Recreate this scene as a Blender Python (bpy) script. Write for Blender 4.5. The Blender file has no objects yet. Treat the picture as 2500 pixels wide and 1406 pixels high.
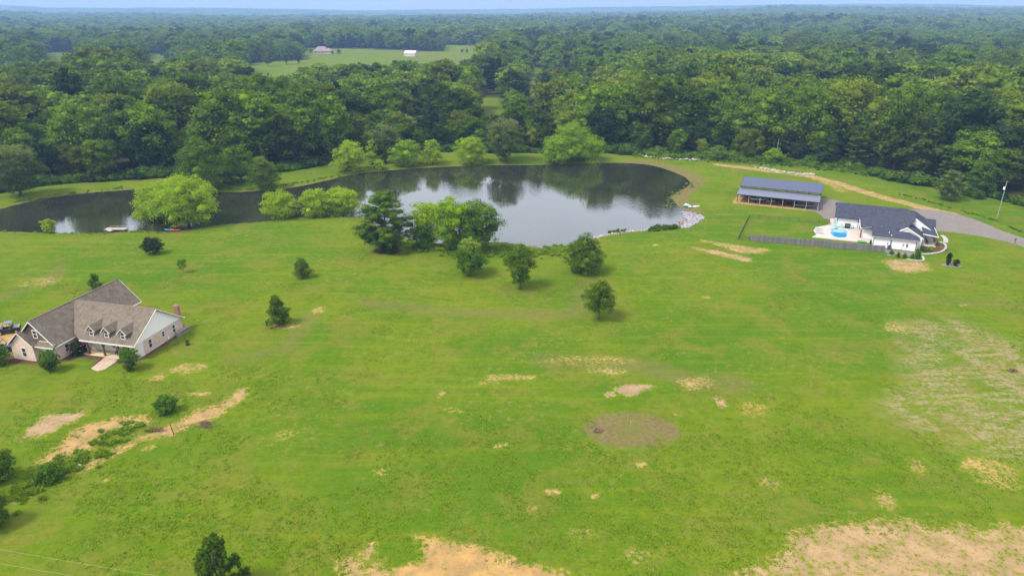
import bpy, bmesh, math, random
import numpy as np
from mathutils import Vector, Matrix
R = math.radians
scn = bpy.context.scene
col = scn.collection

# ------------------------------------------------------------------ camera, sky, sun, exposure
CAM_H = 58.0
FPX = 1667.0
PITCH = R(22.07)
cd = bpy.data.cameras.new('camera'); cam = bpy.data.objects.new('camera', cd); col.objects.link(cam)
cam.location = (0, 0, CAM_H); cam.rotation_euler = (R(90) - PITCH, 0, 0)
cd.sensor_width = 36; cd.lens = FPX / 2500 * 36; cd.clip_start = 0.5; cd.clip_end = 30000
scn.camera = cam

SUN_EL, SUN_AZ = R(55), R(212)      # azimuth of the sun measured from +X, counter-clockwise
w = bpy.data.worlds.new('World'); scn.world = w; w.use_nodes = True
nt = w.node_tree; nt.nodes.clear()
def N(nt, t, **k):
    n = nt.nodes.new(t)
    for a, b in k.items(): setattr(n, a, b)
    return n
def L(nt, a, b): nt.links.new(a, b)
sky = N(nt, 'ShaderNodeTexSky', sky_type='NISHITA', sun_disc=False)
sky.sun_elevation = SUN_EL; sky.sun_rotation = R(90) - SUN_AZ; sky.altitude = 100
sky.air_density = 1.0; sky.dust_density = 1.6; sky.ozone_density = 1.2
tc = N(nt, 'ShaderNodeTexCoord'); sep = N(nt, 'ShaderNodeSeparateXYZ')
L(nt, tc.outputs['Generated'], sep.inputs[0])
mp = N(nt, 'ShaderNodeMapping'); mp.inputs['Scale'].default_value = (1.2, 1.2, 5)
nz = N(nt, 'ShaderNodeTexNoise'); nz.inputs['Scale'].default_value = 1.6; nz.inputs['Detail'].default_value = 3
L(nt, tc.outputs['Generated'], mp.inputs[0]); L(nt, mp.outputs[0], nz.inputs['Vector'])
elv = N(nt, 'ShaderNodeMapRange'); elv.inputs[1].default_value = 0.035; elv.inputs[2].default_value = 0.24
L(nt, sep.outputs['Z'], elv.inputs[0])
cn = N(nt, 'ShaderNodeMapRange'); cn.inputs[1].default_value = 0.25; cn.inputs[2].default_value = 0.6
cn.inputs[3].default_value = 0.8; cn.inputs[4].default_value = 0.98
L(nt, nz.outputs[0], cn.inputs[0])
mu = N(nt, 'ShaderNodeMath', operation='MULTIPLY'); L(nt, elv.outputs[0], mu.inputs[0]); L(nt, cn.outputs[0], mu.inputs[1])
mx = N(nt, 'ShaderNodeMix', data_type='RGBA'); L(nt, mu.outputs[0], mx.inputs[0])
m0 = N(nt, 'ShaderNodeMix', data_type='RGBA'); m0.inputs[0].default_value = .78; L(nt, sky.outputs[0], m0.inputs[6]); m0.inputs[7].default_value = (5.3, 5.7, 6.3, 1)
L(nt, m0.outputs[2], mx.inputs[6])
mx.inputs[7].default_value = (11.4, 11.8, 12.8, 1)          # cloud deck
bg = N(nt, 'ShaderNodeBackground'); bg.inputs[1].default_value = 0.105
L(nt, mx.outputs[2], bg.inputs[0])
wo = N(nt, 'ShaderNodeOutputWorld'); L(nt, bg.outputs[0], wo.inputs[0])

sd = bpy.data.lights.new('sun', 'SUN'); sun = bpy.data.objects.new('sun', sd); col.objects.link(sun)
sd.energy = 3.7; sd.angle = R(14); sd.color = (1.0, 0.95, 0.86)
sv = Vector((math.cos(SUN_EL) * math.cos(SUN_AZ), math.cos(SUN_EL) * math.sin(SUN_AZ), math.sin(SUN_EL)))
sun.rotation_euler = sv.to_track_quat('Z', 'Y').to_euler(); sun.location = sv * 200
vs = scn.view_settings; vs.view_transform = 'Standard'; vs.look = 'None'; vs.exposure = 0.45; vs.gamma = 1
scn.render.engine = 'CYCLES'
cy = scn.cycles; cy.max_bounces = 5; cy.diffuse_bounces = 2; cy.glossy_bounces = 2; cy.transmission_bounces = 2
cy.volume_bounces = 0; cy.transparent_max_bounces = 4; cy.use_denoising = True; cy.denoising_prefilter = 'NONE'; cy.caustics_reflective = False; cy.caustics_refractive = False

# ------------------------------------------------------------------ measuring: photo pixel (2500 x 1406) -> place on the ground
SP, CP = math.sin(PITCH), math.cos(PITCH)
def G(px, py, z=0.0):
    u = (px - 1250) / FPX; v = (py - 703) / FPX
    t = (CAM_H - z) / (SP + v * CP)
    return (u * t, t * (CP - v * SP), z)
def PY(x, y, z=0.0):
    zc = y * CP + (CAM_H - z) * SP
    return 1250 + FPX * x / zc, 703 + FPX * ((CAM_H - z) * CP - y * SP) / zc
def ppm(px, py):
    x, y, z = G(px, py); return FPX / (y * CP + CAM_H * SP)

# ------------------------------------------------------------------ numpy noise
def vnoise(x, y, seed=0):
    xi = np.floor(x).astype(np.int64); yi = np.floor(y).astype(np.int64)
    fx = x - xi; fy = y - yi; fx = fx * fx * (3 - 2 * fx); fy = fy * fy * (3 - 2 * fy)
    def h(a, b):
        n = (a * 374761393 + b * 668265263 + seed * 974711) & 0x7fffffff
        n = ((n ^ (n >> 13)) * 1274126177) & 0x7fffffff
        return ((n ^ (n >> 16)) & 0xffff) / 65535.0
    return (h(xi, yi) * (1 - fx) + h(xi + 1, yi) * fx) * (1 - fy) + (h(xi, yi + 1) * (1 - fx) + h(xi + 1, yi + 1) * fx) * fy
def fbm(x, y, s, o=3, seed=0):
    r = 0; a = 0.5
    x = np.asarray(x, float) / s; y = np.asarray(y, float) / s
    for i in range(o):
        r = r + a * (vnoise(x, y, seed + i * 7) - 0.5) * 2; a *= 0.5; x = x * 2.03 + 3.1; y = y * 2.03 + 1.7
    return r
def sst(e0, e1, x):
    t = np.clip((x - e0) / (e1 - e0), 0, 1); return t * t * (3 - 2 * t)
def sdf(x, y, poly):
    """signed distance to a closed polygon, negative inside"""
    x = np.asarray(x, float); y = np.asarray(y, float)
    d = np.full(x.shape, 1e18); ins = np.zeros(x.shape, bool)
    n = len(poly)
    for i in range(n):
        ax, ay = poly[i][0], poly[i][1]; bx, by = poly[(i + 1) % n][0], poly[(i + 1) % n][1]
        ex, ey = bx - ax, by - ay
        q = np.clip(((x - ax) * ex + (y - ay) * ey) / (ex * ex + ey * ey + 1e-12), 0, 1)
        d = np.minimum(d, (x - ax - q * ex) ** 2 + (y - ay - q * ey) ** 2)
        c = (ay > y) != (by > y)
        if ay != by: ins ^= c & (x < (bx - ax) * (y - ay) / (by - ay) + ax)
    d = np.sqrt(d)
    return np.where(ins, -d, d)
def dline(x, y, pts):
    x = np.asarray(x, float); y = np.asarray(y, float); d = np.full(x.shape, 1e18)
    for a, b in zip(pts[:-1], pts[1:]):
        ex, ey = b[0] - a[0], b[1] - a[1]
        q = np.clip(((x - a[0]) * ex + (y - a[1]) * ey) / (ex * ex + ey * ey + 1e-12), 0, 1)
        d = np.minimum(d, (x - a[0] - q * ex) ** 2 + (y - a[1] - q * ey) ** 2)
    return np.sqrt(d)
def smooth_poly(p, closed=True, k=3):
    p = [tuple(q[:2]) for q in p]
    for _ in range(k - 1):
        o = []
        n = len(p)
        for i in range(n if closed else n - 1):
            a, b = p[i], p[(i + 1) % n]
            o += [(a[0] * .75 + b[0] * .25, a[1] * .75 + b[1] * .25), (a[0] * .25 + b[0] * .75, a[1] * .25 + b[1] * .75)]
        p = o
    return p
def gp(pts, z=0.0): return [G(a, b, z)[:2] for a, b in pts]

WATER_Z = -0.7
POND = smooth_poly(gp([(-150, 560), (0, 564), (110, 568), (250, 569), (335, 563), (425, 566), (500, 553), (560, 546), (640, 542), (700, 531), (800, 528), (880, 527),
    (935, 555), (1000, 585), (1100, 596), (1215, 588), (1290, 599), (1330, 605), (1372, 602), (1405, 592), (1452, 580), (1482, 573), (1530, 566), (1590, 561), (1640, 555), (1662, 548),
    (1672, 532), (1668, 512), (1650, 500), (1640, 488), (1642, 474), (1668, 462), (1686, 448), (1674, 434), (1640, 419), (1600, 406), (1560, 400), (1480, 397), (1390, 401), (1300, 404),
    (1200, 404), (1080, 408), (950, 416), (850, 428), (800, 441), (720, 459), (640, 467), (550, 471), (520, 469), (400, 463), (330, 463), (240, 469), (130, 481), (60, 495), (0, 512), (-150, 540)], WATER_Z), k=2)
PX0, PX1 = min(p[0] for p in POND) - 20, max(p[0] for p in POND) + 20
PY0, PY1 = min(p[1] for p in POND) - 20, max(p[1] for p in POND) + 20

def pond_d(x, y):
    x = np.asarray(x, float); y = np.asarray(y, float)
    d = np.full(x.shape, 50.0)
    m = (x > PX0) & (x < PX1) & (y > PY0) & (y < PY1)
    if m.any(): d[m] = sdf(x[m], y[m], POND)
    return d
FLAT = [(-78, 118, 30), (112, 182, 34), (92, 225, 26)]
def hts(x, y):
    x = np.asarray(x, float); y = np.asarray(y, float)
    d = np.hypot(x, y)
    amp = np.ones(x.shape)
    for a, b, r in FLAT: amp *= 0.15 + 0.85 * sst(r * .6, r * 1.3, np.hypot(x - a, y - b))
    h = (fbm(x, y, 45, 2, 3) * 0.7 + fbm(x, y, 9, 2, 5) * 0.16) * amp * (1 - sst(400, 700, d) * .5)
    far = sst(900, 2200, d)
    h = h + far * (fbm(x, y, 900, 3, 11) * 26 + 4)
    az = np.degrees(np.arctan2(x, np.maximum(y, 1)))
    ridge = np.interp(az, [-60, -40, -30, -20, -8, 0, 8, 14, 20, 26, 32, 38, 60], [40, 36, 22, 8, 0, 4, 24, 38, 58, 54, 46, 42, 44])
    ridge = ridge + fbm(az, d * 0, 5, 3, 21) * 6 + fbm(az, d * 0, 1.3, 2, 23) * 5 * (ridge > 10)
    h = h + ridge * (.28 * sst(1500, 2600, d) + .72 * sst(3000, 4700, d)) * (1 - .3 * sst(5200, 6500, d))
    h = h + 46 * sst(5200, 8200, d) + fbm(az, d * 0, 9, 3, 31) * 8 * sst(5200, 8200, d)
    pd = pond_d(x, y)
    h = np.where(d < 600, np.maximum(h, -.4), h)
    bank = WATER_Z + (h - WATER_Z) * sst(0, 7, pd)
    h = np.where(pd < 0, WATER_Z + np.maximum(pd * .3, -2.2), np.where(pd < 7, bank, h))
    return h
def ht(x, y): return float(hts(np.array([x]), np.array([y]))[0])
def place(px, py):
    z = 0.0
    for _ in range(4):
        x, y, _z = G(px, py, z); z = ht(x, y)
    return x, y, z

# ------------------------------------------------------------------ materials
def newmat(name):
    m = bpy.data.materials.new(name); m.use_nodes = True; t = m.node_tree; t.nodes.clear()
    o = N(t, 'ShaderNodeOutputMaterial'); return m, t, o
def mixc(t, f, a, b):
    n = N(t, 'ShaderNodeMix', data_type='RGBA')
    for s, v in ((0, f), (6, a), (7, b)):
        if hasattr(v, 'links') or isinstance(v, bpy.types.NodeSocket): L(t, v, n.inputs[s])
        elif s == 0: n.inputs[0].default_value = v
        else: n.inputs[s].default_value = (*v[:3], 1)
    return n.outputs[2]
def mrange(t, v, a, b, c=0.0, d=1.0):
    n = N(t, 'ShaderNodeMapRange', interpolation_type='SMOOTHSTEP'); L(t, v, n.inputs[0])
    for i, q in enumerate((a, b, c, d)): n.inputs[i + 1].default_value = q
    return n.outputs[0]
def math_(t, op, a, b=None, clamp=False):
    n = N(t, 'ShaderNodeMath', operation=op, use_clamp=clamp)
    for i, v in enumerate((a, b)):
        if v is None: continue
        if isinstance(v, bpy.types.NodeSocket): L(t, v, n.inputs[i])
        else: n.inputs[i].default_value = v
    return n.outputs[0]
def noise(t, scale, detail=3, vec=None, rough=.55):
    n = N(t, 'ShaderNodeTexNoise'); n.inputs['Scale'].default_value = scale; n.inputs['Detail'].default_value = detail; n.inputs['Roughness'].default_value = rough
    if vec is not None: L(t, vec, n.inputs['Vector'])
    return n.outputs[0]
def objco(t, scale=None, rot=None):
    c = N(t, 'ShaderNodeTexCoord').outputs['Object']
    if scale or rot:
        m = N(t, 'ShaderNodeMapping')
        if scale: m.inputs['Scale'].default_value = scale
        if rot: m.inputs['Rotation'].default_value = rot
        L(t, c, m.inputs[0]); c = m.outputs[0]
    return c
def bump(t, h, strength, dist):
    b = N(t, 'ShaderNodeBump'); b.inputs['Strength'].default_value = strength; b.inputs['Distance'].default_value = dist
    L(t, h, b.inputs['Height']); return b.outputs[0]
def simple(name, c, rough=.7, metal=0., var=.15, scale=3., spec=.4, bumpd=0.):
    m, t, o = newmat(name)
    b = N(t, 'ShaderNodeBsdfPrincipled'); b.inputs['Roughness'].default_value = rough; b.inputs['Metallic'].default_value = metal
    b.inputs['Specular IOR Level'].default_value = spec
    n = noise(t, scale, 4, objco(t))
    f = mrange(t, n, .3, .7)
    L(t, mixc(t, f, [q * (1 - var) for q in c], [min(1, q * (1 + var)) for q in c]), b.inputs['Base Color'])
    if bumpd: L(t, bump(t, n, .6, bumpd), b.inputs['Normal'])
    L(t, b.outputs[0], o.inputs[0]); return m
def leafmat(name, c1, c2, tip=(.2, .3, .04), hue=.25, alt=(.11, .13, .025), transl=.30, vvar=.04):
    m, t, o = newmat(name)
    geo = N(t, 'ShaderNodeNewGeometry'); oi = N(t, 'ShaderNodeObjectInfo')
    base = mixc(t, geo.outputs['Random Per Island'], c1, c2)
    f = mrange(t, oi.outputs['Random'], .35, 1, 0, hue * 2)
    base = mixc(t, f, base, alt)
    at = N(t, 'ShaderNodeAttribute', attribute_name='tip')
    f2 = math_(t, 'MULTIPLY', at.outputs['Fac'], math_(t, 'ADD', geo.outputs['Random Per Island'], .35, True))
    base = mixc(t, f2, base, tip)
    vv = N(t, 'ShaderNodeHueSaturation'); L(t, base, vv.inputs['Color'])
    wn = N(t, 'ShaderNodeTexWhiteNoise', noise_dimensions='1D'); L(t, oi.outputs['Random'], wn.inputs['W']); L(t, mrange(t, wn.outputs[0], 0, 1, 1 - vvar, 1 + vvar), vv.inputs['Value']); base = vv.outputs[0]
    d = N(t, 'ShaderNodeBsdfDiffuse'); L(t, base, d.inputs[0])
    tr = N(t, 'ShaderNodeBsdfTranslucent')
    hs = N(t, 'ShaderNodeHueSaturation'); hs.inputs['Value'].default_value = 1.5; L(t, base, hs.inputs['Color']); L(t, hs.outputs[0], tr.inputs[0])
    ms = N(t, 'ShaderNodeMixShader'); ms.inputs[0].default_value = transl
    L(t, d.outputs[0], ms.inputs[1]); L(t, tr.outputs[0], ms.inputs[2])
    L(t, ms.outputs[0], o.inputs[0]); return m

M = {}
M['leaf_forest'] = leafmat('leaf_forest', (.046, .088, .007), (.125, .190, .012), alt=(.135, .170, .014), hue=.4, vvar=.34)
M['leaf_forest_green'] = leafmat('leaf_forest_green', (.046, .096, .006), (.122, .196, .010), alt=(.05, .085, .014), hue=.4, vvar=.34)
M['leaf_forest_dark'] = leafmat('leaf_forest_dark', (.013, .035, .010), (.036, .070, .014), alt=(.055, .075, .014), hue=.4, vvar=.34)
M['leaf_forest_lime'] = leafmat('leaf_forest_lime', (.075, .15, .012), (.14, .22, .02), alt=(.06, .12, .014))
M['leaf_willow'] = leafmat('leaf_willow', (.16, .26, .010), (.32, .42, .022), hue=.06, alt=(.13, .22, .02), transl=.35)
M['leaf_willow_green'] = leafmat('leaf_willow_green', (.12, .22, .008), (.235, .345, .016), hue=.06, alt=(.1, .2, .02), transl=.35)
M['leaf_grey'] = leafmat('leaf_grey', (.055, .095, .018), (.115, .155, .035), tip=(.20, .22, .07), hue=.05)
M['leaf_mid'] = leafmat('leaf_mid', (.042, .095, .009), (.10, .18, .016), tip=(.26, .34, .05), hue=.05)
M['leaf_dark'] = leafmat('leaf_dark', (.046, .092, .007), (.115, .185, .014), tip=(.20, .28, .03), hue=.05)
M['leaf_pine'] = leafmat('leaf_pine', (.032, .070, .008), (.082, .138, .014), tip=(.10, .17, .02), hue=.04, transl=.12)
M['leaf_pine_pale'] = leafmat('leaf_pine_pale', (.065, .105, .018), (.12, .165, .026), tip=(.10, .14, .03), hue=.04, transl=.12)
M['leaf_shrub'] = leafmat('leaf_shrub', (.042, .105, .009), (.10, .19, .016), hue=.1)
M['leaf_weed'] = leafmat('leaf_weed', (.10, .19, .008), (.18, .27, .015), hue=.3, alt=(.12, .15, .022), transl=.3)
M['grass_blade'] = leafmat('grass_blade', (.085, .165, .005), (.165, .25, .010), hue=.3, alt=(.16, .19, .02), transl=.25)
M['flower_pink'] = simple('flower_pink', (.6, .05, .12), .6)
M['bark'] = simple('bark', (.10, .08, .06), .9, var=.35, scale=8)
M['bark_pale'] = simple('bark_pale', (.42, .39, .34), .9, var=.25, scale=5)
M['pole_grey'] = simple('pole_grey', (.24, .23, .21), .9, var=.2, scale=5)
M['rock'] = simple('rock', (.26, .24, .22), .9, var=.35, scale=1.2)
M['rock_brown'] = simple('rock_brown', (.20, .15, .12), .9, var=.4, scale=1.2)
M['white_paint'] = simple('white_paint', (.80, .79, .78), .55, var=.03, scale=.8)
M['cream_trim'] = simple('cream_trim', (.66, .62, .55), .6, var=.05)
M['dark_metal'] = simple('dark_metal', (.03, .033, .04), .4, .5)
M['grey_metal'] = simple('grey_metal', (.22, .23, .25), .45, .6)
M['black_plastic'] = simple('black_plastic', (.014, .015, .017), .45)
M['tyre'] = simple('tyre', (.02, .02, .02), .85)
M['rim_gold'] = simple('rim_gold', (.45, .38, .16), .4, .3)
M['utv_paint'] = simple('utv_paint', (.012, .02, .028), .25)
M['lavender_roof'] = simple('lavender_roof', (.13, .13, .18), .5)
M['glass'] = simple('glass', (.035, .045, .05), .08, var=.3, scale=1.5, spec=.8)
M['wood_brown'] = simple('wood_brown', (.13, .075, .045), .8, var=.35, scale=3)
M['wood_grey'] = simple('wood_grey', (.30, .27, .24), .85, var=.2, scale=3)
M['concrete'] = simple('concrete', (.40, .35, .305), .85, var=.07, scale=.6)
M['concrete_tan'] = simple('concrete_tan', (.50, .40, .24), .85, var=.08, scale=.6)
M['paver'] = simple('paver', (.36, .27, .20), .9, var=.18, scale=2.5)
M['stone_edge'] = simple('stone_edge', (.33, .315, .32), .9, var=.25, scale=2)
M['teal'] = simple('teal', (.10, .42, .40), .45)
M['teal_pale'] = simple('teal_pale', (.32, .60, .50), .5)
M['blue_plastic'] = simple('blue_plastic', (.02, .34, .50), .4)
M['red_plastic'] = simple('red_plastic', (.55, .05, .08), .4)
M['grey_plastic'] = simple('grey_plastic', (.42, .42, .45), .5)
M['green_turf'] = simple('green_turf', (.03, .25, .03), .9)
M['cable'] = simple('cable', (.36, .42, .20), .6)
M['orange_tape'] = simple('orange_tape', (.7, .25, .2), .6)
M['red_wood'] = simple('red_wood', (.11, .06, .045), .8, var=.3)
M['far_wall'] = simple('far_wall', (.46, .38, .34), .8)
M['pale_roof'] = simple('pale_roof', (.52, .50, .48), .7)
M['far_roof'] = simple('far_roof', (.20, .15, .14), .8)
M['shed_roof'] = simple('shed_roof', (.062, .072, .125), .42, .25, var=.10, scale=4, spec=.5)
M['shed_lean'] = simple('shed_lean', (.12, .125, .18), .42, .25, var=.06, scale=2, spec=.5)

def shingle(name, c, var):
    m, t, o = newmat(name)
    b = N(t, 'ShaderNodeBsdfPrincipled'); b.inputs['Roughness'].default_value = .9; b.inputs['Specular IOR Level'].default_value = .12
    co = objco(t)
    n1 = noise(t, 1.1, 5, co, .7); n2 = noise(t, 7, 3, co, .7)
    f = math_(t, 'ADD', math_(t, 'MULTIPLY', n1, .45), math_(t, 'MULTIPLY', n2, .55))
    f = mrange(t, f, .38, .62)
    L(t, mixc(t, f, [q * (1 - var) for q in c], [q * (1 + var) for q in c]), b.inputs['Base Color'])
    sp = N(t, 'ShaderNodeSeparateXYZ'); L(t, co, sp.inputs[0])
    wv = math_(t, 'FRACT', math_(t, 'MULTIPLY', sp.outputs['Z'], 7.0))
    h = math_(t, 'ADD', math_(t, 'MULTIPLY', wv, .5), n2)
    L(t, bump(t, h, .5, .05), b.inputs['Normal'])
    L(t, b.outputs[0], o.inputs[0]); return m
M['shingle_brown'] = shingle('shingle_brown', (.140, .114, .088), .30)
M['shingle_slate'] = shingle('shingle_slate', (.043, .047, .068), .35)

def brick(name, c1, c2, mort):
    m, t, o = newmat(name)
    b = N(t, 'ShaderNodeBsdfPrincipled'); b.inputs['Roughness'].default_value = .9
    sp = N(t, 'ShaderNodeSeparateXYZ'); L(t, objco(t), sp.inputs[0])
    cb = N(t, 'ShaderNodeCombineXYZ'); L(t, math_(t, 'SUBTRACT', sp.outputs[0], sp.outputs[1]), cb.inputs[0]); L(t, sp.outputs[2], cb.inputs[1])
    br = N(t, 'ShaderNodeTexBrick'); L(t, cb.outputs[0], br.inputs['Vector'])
    br.inputs['Scale'].default_value = 1; br.inputs['Brick Width'].default_value = .42; br.inputs['Row Height'].default_value = .14; br.inputs['Mortar Size'].default_value = .012
    br.inputs['Color1'].default_value = (*c1, 1); br.inputs['Color2'].default_value = (*c2, 1); br.inputs['Mortar'].default_value = (*mort, 1)
    n = noise(t, 2.2, 4, cb.outputs[0], .65)
    L(t, mixc(t, mrange(t, n, .42, .72, 0, .7), br.outputs[0], mort), b.inputs['Base Color'])
    L(t, b.outputs[0], o.inputs[0]); return m
M['brick_pink'] = brick('brick_pink', (.42, .25, .20), (.54, .40, .33), (.60, .52, .45))
M['brick_tan'] = brick('brick_tan', (.46, .31, .24), (.60, .46, .36), (.64, .53, .43))
M['brick_red'] = brick('brick_red', (.22, .10, .075), (.30, .15, .11), (.26, .17, .13))

def plank(name, c, var, w=0.18, axis='Z'):
    m, t, o = newmat(name)
    b = N(t, 'ShaderNodeBsdfPrincipled'); b.inputs['Roughness'].default_value = .75
    co = objco(t); sp = N(t, 'ShaderNodeSeparateXYZ'); L(t, co, sp.inputs[0])
    src = sp.outputs['Z'] if axis == 'Z' else math_(t, 'SUBTRACT', sp.outputs['X'], sp.outputs['Y'])
    k = math_(t, 'DIVIDE', src, w); fr = math_(t, 'FRACT', k)
    wn = N(t, 'ShaderNodeTexWhiteNoise', noise_dimensions='1D'); L(t, math_(t, 'FLOOR', k), wn.inputs['W'])
    f = math_(t, 'MULTIPLY', math_(t, 'ADD', wn.outputs[0], noise(t, 2.5, 4, co)), .5)
    cc = mixc(t, f, [q * (1 - var) for q in c], [min(1, q * (1 + var)) for q in c])
    gap = mrange(t, fr, 0.0, .12)
    L(t, cc, b.inputs['Base Color'])
    L(t, bump(t, gap, .7, .02), b.inputs['Normal'])
    L(t, b.outputs[0], o.inputs[0]); return m
M['siding_white'] = plank('siding_white', (.83, .78, .79), .02, .2)
M['siding_cream'] = plank('siding_cream', (.66, .62, .56), .03, .2)
M['siding_wood'] = plank('siding_wood', (.15, .09, .065), .5, .16)
M['fence_wood'] = plank('fence_wood', (.15, .142, .14), .45, .14, 'H')

# ------------------------------------------------------------------ mesh helpers
def tag(o, label=None, cat=None, group=None, kind=None):
    if label: o['label'] = label
    if cat: o['category'] = cat
    if group: o['group'] = group
    if kind: o['kind'] = kind
    return o
def thing(name, label, cat, loc=(0, 0, 0), rz=0., group=None):
    o = bpy.data.objects.new(name, None); col.objects.link(o); o.empty_display_size = .3
    o.location = loc; o.rotation_euler = (0, 0, rz); return tag(o, label, cat, group)
class MB:
    def __init__(s): s.v = []; s.f = []; s.m = []; s.k = 0
    def add(s, v, f):
        n = len(s.v); s.v += [tuple(q) for q in v]; s.f += [tuple(i + n for i in q) for q in f]; s.m += [s.k] * len(f); return s
    def box(s, x0, x1, y0, y1, z0, z1):
        if x1 < x0: x0, x1 = x1, x0
        if y1 < y0: y0, y1 = y1, y0
        v = [(x0, y0, z0), (x1, y0, z0), (x1, y1, z0), (x0, y1, z0), (x0, y0, z1), (x1, y0, z1), (x1, y1, z1), (x0, y1, z1)]
        return s.add(v, [(0, 3, 2, 1), (4, 5, 6, 7), (0, 1, 5, 4), (1, 2, 6, 5), (2, 3, 7, 6), (3, 0, 4, 7)])
    def slab(s, top, th):
        n = len(top); v = [tuple(p) for p in top] + [(p[0], p[1], p[2] - th) for p in top]
        f = [tuple(range(n)), tuple(range(2 * n - 1, n - 1, -1))] + [(i, i + n, (i + 1) % n + n, (i + 1) % n) for i in range(n)]
        return s.add(v, f)
    def prism(s, poly, d):
        """poly: 3-D planar outline, d: extrusion vector"""
        n = len(poly); v = [tuple(p) for p in poly] + [(p[0] + d[0], p[1] + d[1], p[2] + d[2]) for p in poly]
        f = [tuple(range(n)), tuple(range(2 * n - 1, n - 1, -1))] + [(i, i + n, (i + 1) % n + n, (i + 1) % n) for i in range(n)]
        return s.add(v, f)
    def tube(s, pts, rad, n=7):
        pts = [Vector(p) for p in pts]
        if not hasattr(rad, '__len__'): rad = [rad] * len(pts)
        v = []; f = []
        for i, p in enumerate(pts):
            d = (pts[min(i + 1, len(pts) - 1)] - pts[max(i - 1, 0)]).normalized()
            a = d.cross(Vector((0, 0, 1)));
            if a.length < .1: a = d.cross(Vector((1, 0, 0)))
            a.normalize(); b = d.cross(a)
            for k in range(n):
                q = 2 * math.pi * k / n; v.append(p + (a * math.cos(q) + b * math.sin(q)) * rad[i])
        for i in range(len(pts) - 1):
            for k in range(n): f.append((i * n + k, i * n + (k + 1) % n, (i + 1) * n + (k + 1) % n, (i + 1) * n + k))
        f.append(tuple(range(n - 1, -1, -1))); f.append(tuple((len(pts) - 1) * n + k for k in range(n)))
        return s.add(v, f)
    def cyl(s, c, axis, r, h, n=14):
        c = Vector(c); a = Vector(axis).normalized() * h / 2
        return s.tube([c - a, c + a], r, n)
    def build(s, name, mat, parent=None, smooth=False, loc=None):
        me = bpy.data.meshes.new(name); me.from_pydata(s.v, [], s.f)
        for q in (mat if isinstance(mat, (list, tuple)) else [mat]): me.materials.append(M[q] if isinstance(q, str) else q)
        if s.k: me.polygons.foreach_set('material_index', s.m)
        bm = bmesh.new(); bm.from_mesh(me); bmesh.ops.recalc_face_normals(bm, faces=bm.faces); bm.to_mesh(me); bm.free()
        if smooth: me.polygons.foreach_set('use_smooth', [True] * len(me.polygons))
        me.update()
        o = bpy.data.objects.new(name, me); col.objects.link(o)
        if parent: o.parent = parent
        if loc: o.location = loc
        return o
def one(fn, name, mat, parent=None, smooth=False):
    b = MB(); fn(b); return b.build(name, mat, parent, smooth)

# unit icospheres
def ico(sub):
    bm = bmesh.new(); bmesh.ops.create_icosphere(bm, subdivisions=sub, radius=1)
    v = np.array([q.co[:] for q in bm.verts]); f = np.array([[q.index for q in p.verts] for p in bm.faces]); bm.free(); return v, f
ICO1, ICO2 = ico(1), ico(2)

def crown_arrays(rng, lobes, n, size, core=ICO2, core_s=.56, tipz=None, sub=12, updir=.3, jit=.75, asp=.72):
    lobes = np.array(lobes, float)
    subs = []
    for l in lobes:
        for _ in range(sub):
            d = rng.normal(size=3); d[2] = d[2] * .8 + .2; d /= np.linalg.norm(d)
            r = rng.uniform(.18, .5); sh = rng.uniform(.75, 1.35, 3) * [1, 1, .75]
            subs.append((*(l[:3] + d * l[3:] * rng.uniform(.62, 1.04)), *(l[3:] * r * sh)))
    allb = np.vstack([lobes * np.array([1, 1, 1, .9, .9, .9]), subs]) if sub else lobes
    wgt = allb[:, 3] * allb[:, 4] + allb[:, 3] * allb[:, 5]
    wgt[:len(lobes)] *= .3; wgt = wgt / wgt.sum()
    idx = rng.choice(len(allb), size=int(n * 1.9), p=wgt)
    d = rng.normal(size=(len(idx), 3)); d /= np.linalg.norm(d, axis=1)[:, None]
    low = (d[:, 2] < -.35) & (rng.random(len(idx)) < .6); keep = ~low
    idx = idx[keep]; d = d[keep]
    r = 1.18 * rng.random(len(idx)) ** .45 + (rng.random(len(idx)) < .1) * rng.uniform(0, .35, len(idx))
    p = allb[idx, :3] + d * allb[idx, 3:] * r[:, None]
    q = (p[:, None, :] - lobes[None, :, :3]) / lobes[None, :, 3:]
    inside = ((q ** 2).sum(-1) < .34).any(1)
    p = p[~inside][:n]; d = d[~inside][:n]; idx = idx[~inside][:n]
    nn = d / allb[idx, 3:]; nn /= np.linalg.norm(nn, axis=1)[:, None]
    nn = nn + rng.normal(size=nn.shape) * jit; nn[:, 2] += updir; nn /= np.linalg.norm(nn, axis=1)[:, None]
    a = np.cross(nn, rng.normal(size=nn.shape)); a /= np.linalg.norm(a, axis=1)[:, None]; b = np.cross(nn, a)
    s = size * rng.uniform(.6, 1.3, len(p))[:, None] * .5
    a = a * s; b = b * s * asp
    V = np.stack([p - a, p - b * rng.uniform(.7, 1.2, (len(p), 1)), p + a, p + b], 1).reshape(-1, 3)
    F = np.arange(len(V)).reshape(-1, 4)
    CV = []; CF = []; o = len(V)
    if core is not None:
        for l in lobes:
            cv = core[0] * (1 + rng.normal(size=(len(core[0]), 1)) * .07) * l[3:] * core_s + l[:3]
            CV.append(cv); CF.append(core[1] + o); o += len(cv)
    Vall = np.vstack([V] + CV)
    tip = np.zeros(len(Vall))
    if tipz: tip = np.clip((Vall[:, 2] - tipz[0]) / (tipz[1] - tipz[0]), 0, 1); tip[len(V):] = 0
    return Vall, F, (np.vstack(CF) if CF else np.zeros((0, 3), int)), tip
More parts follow.
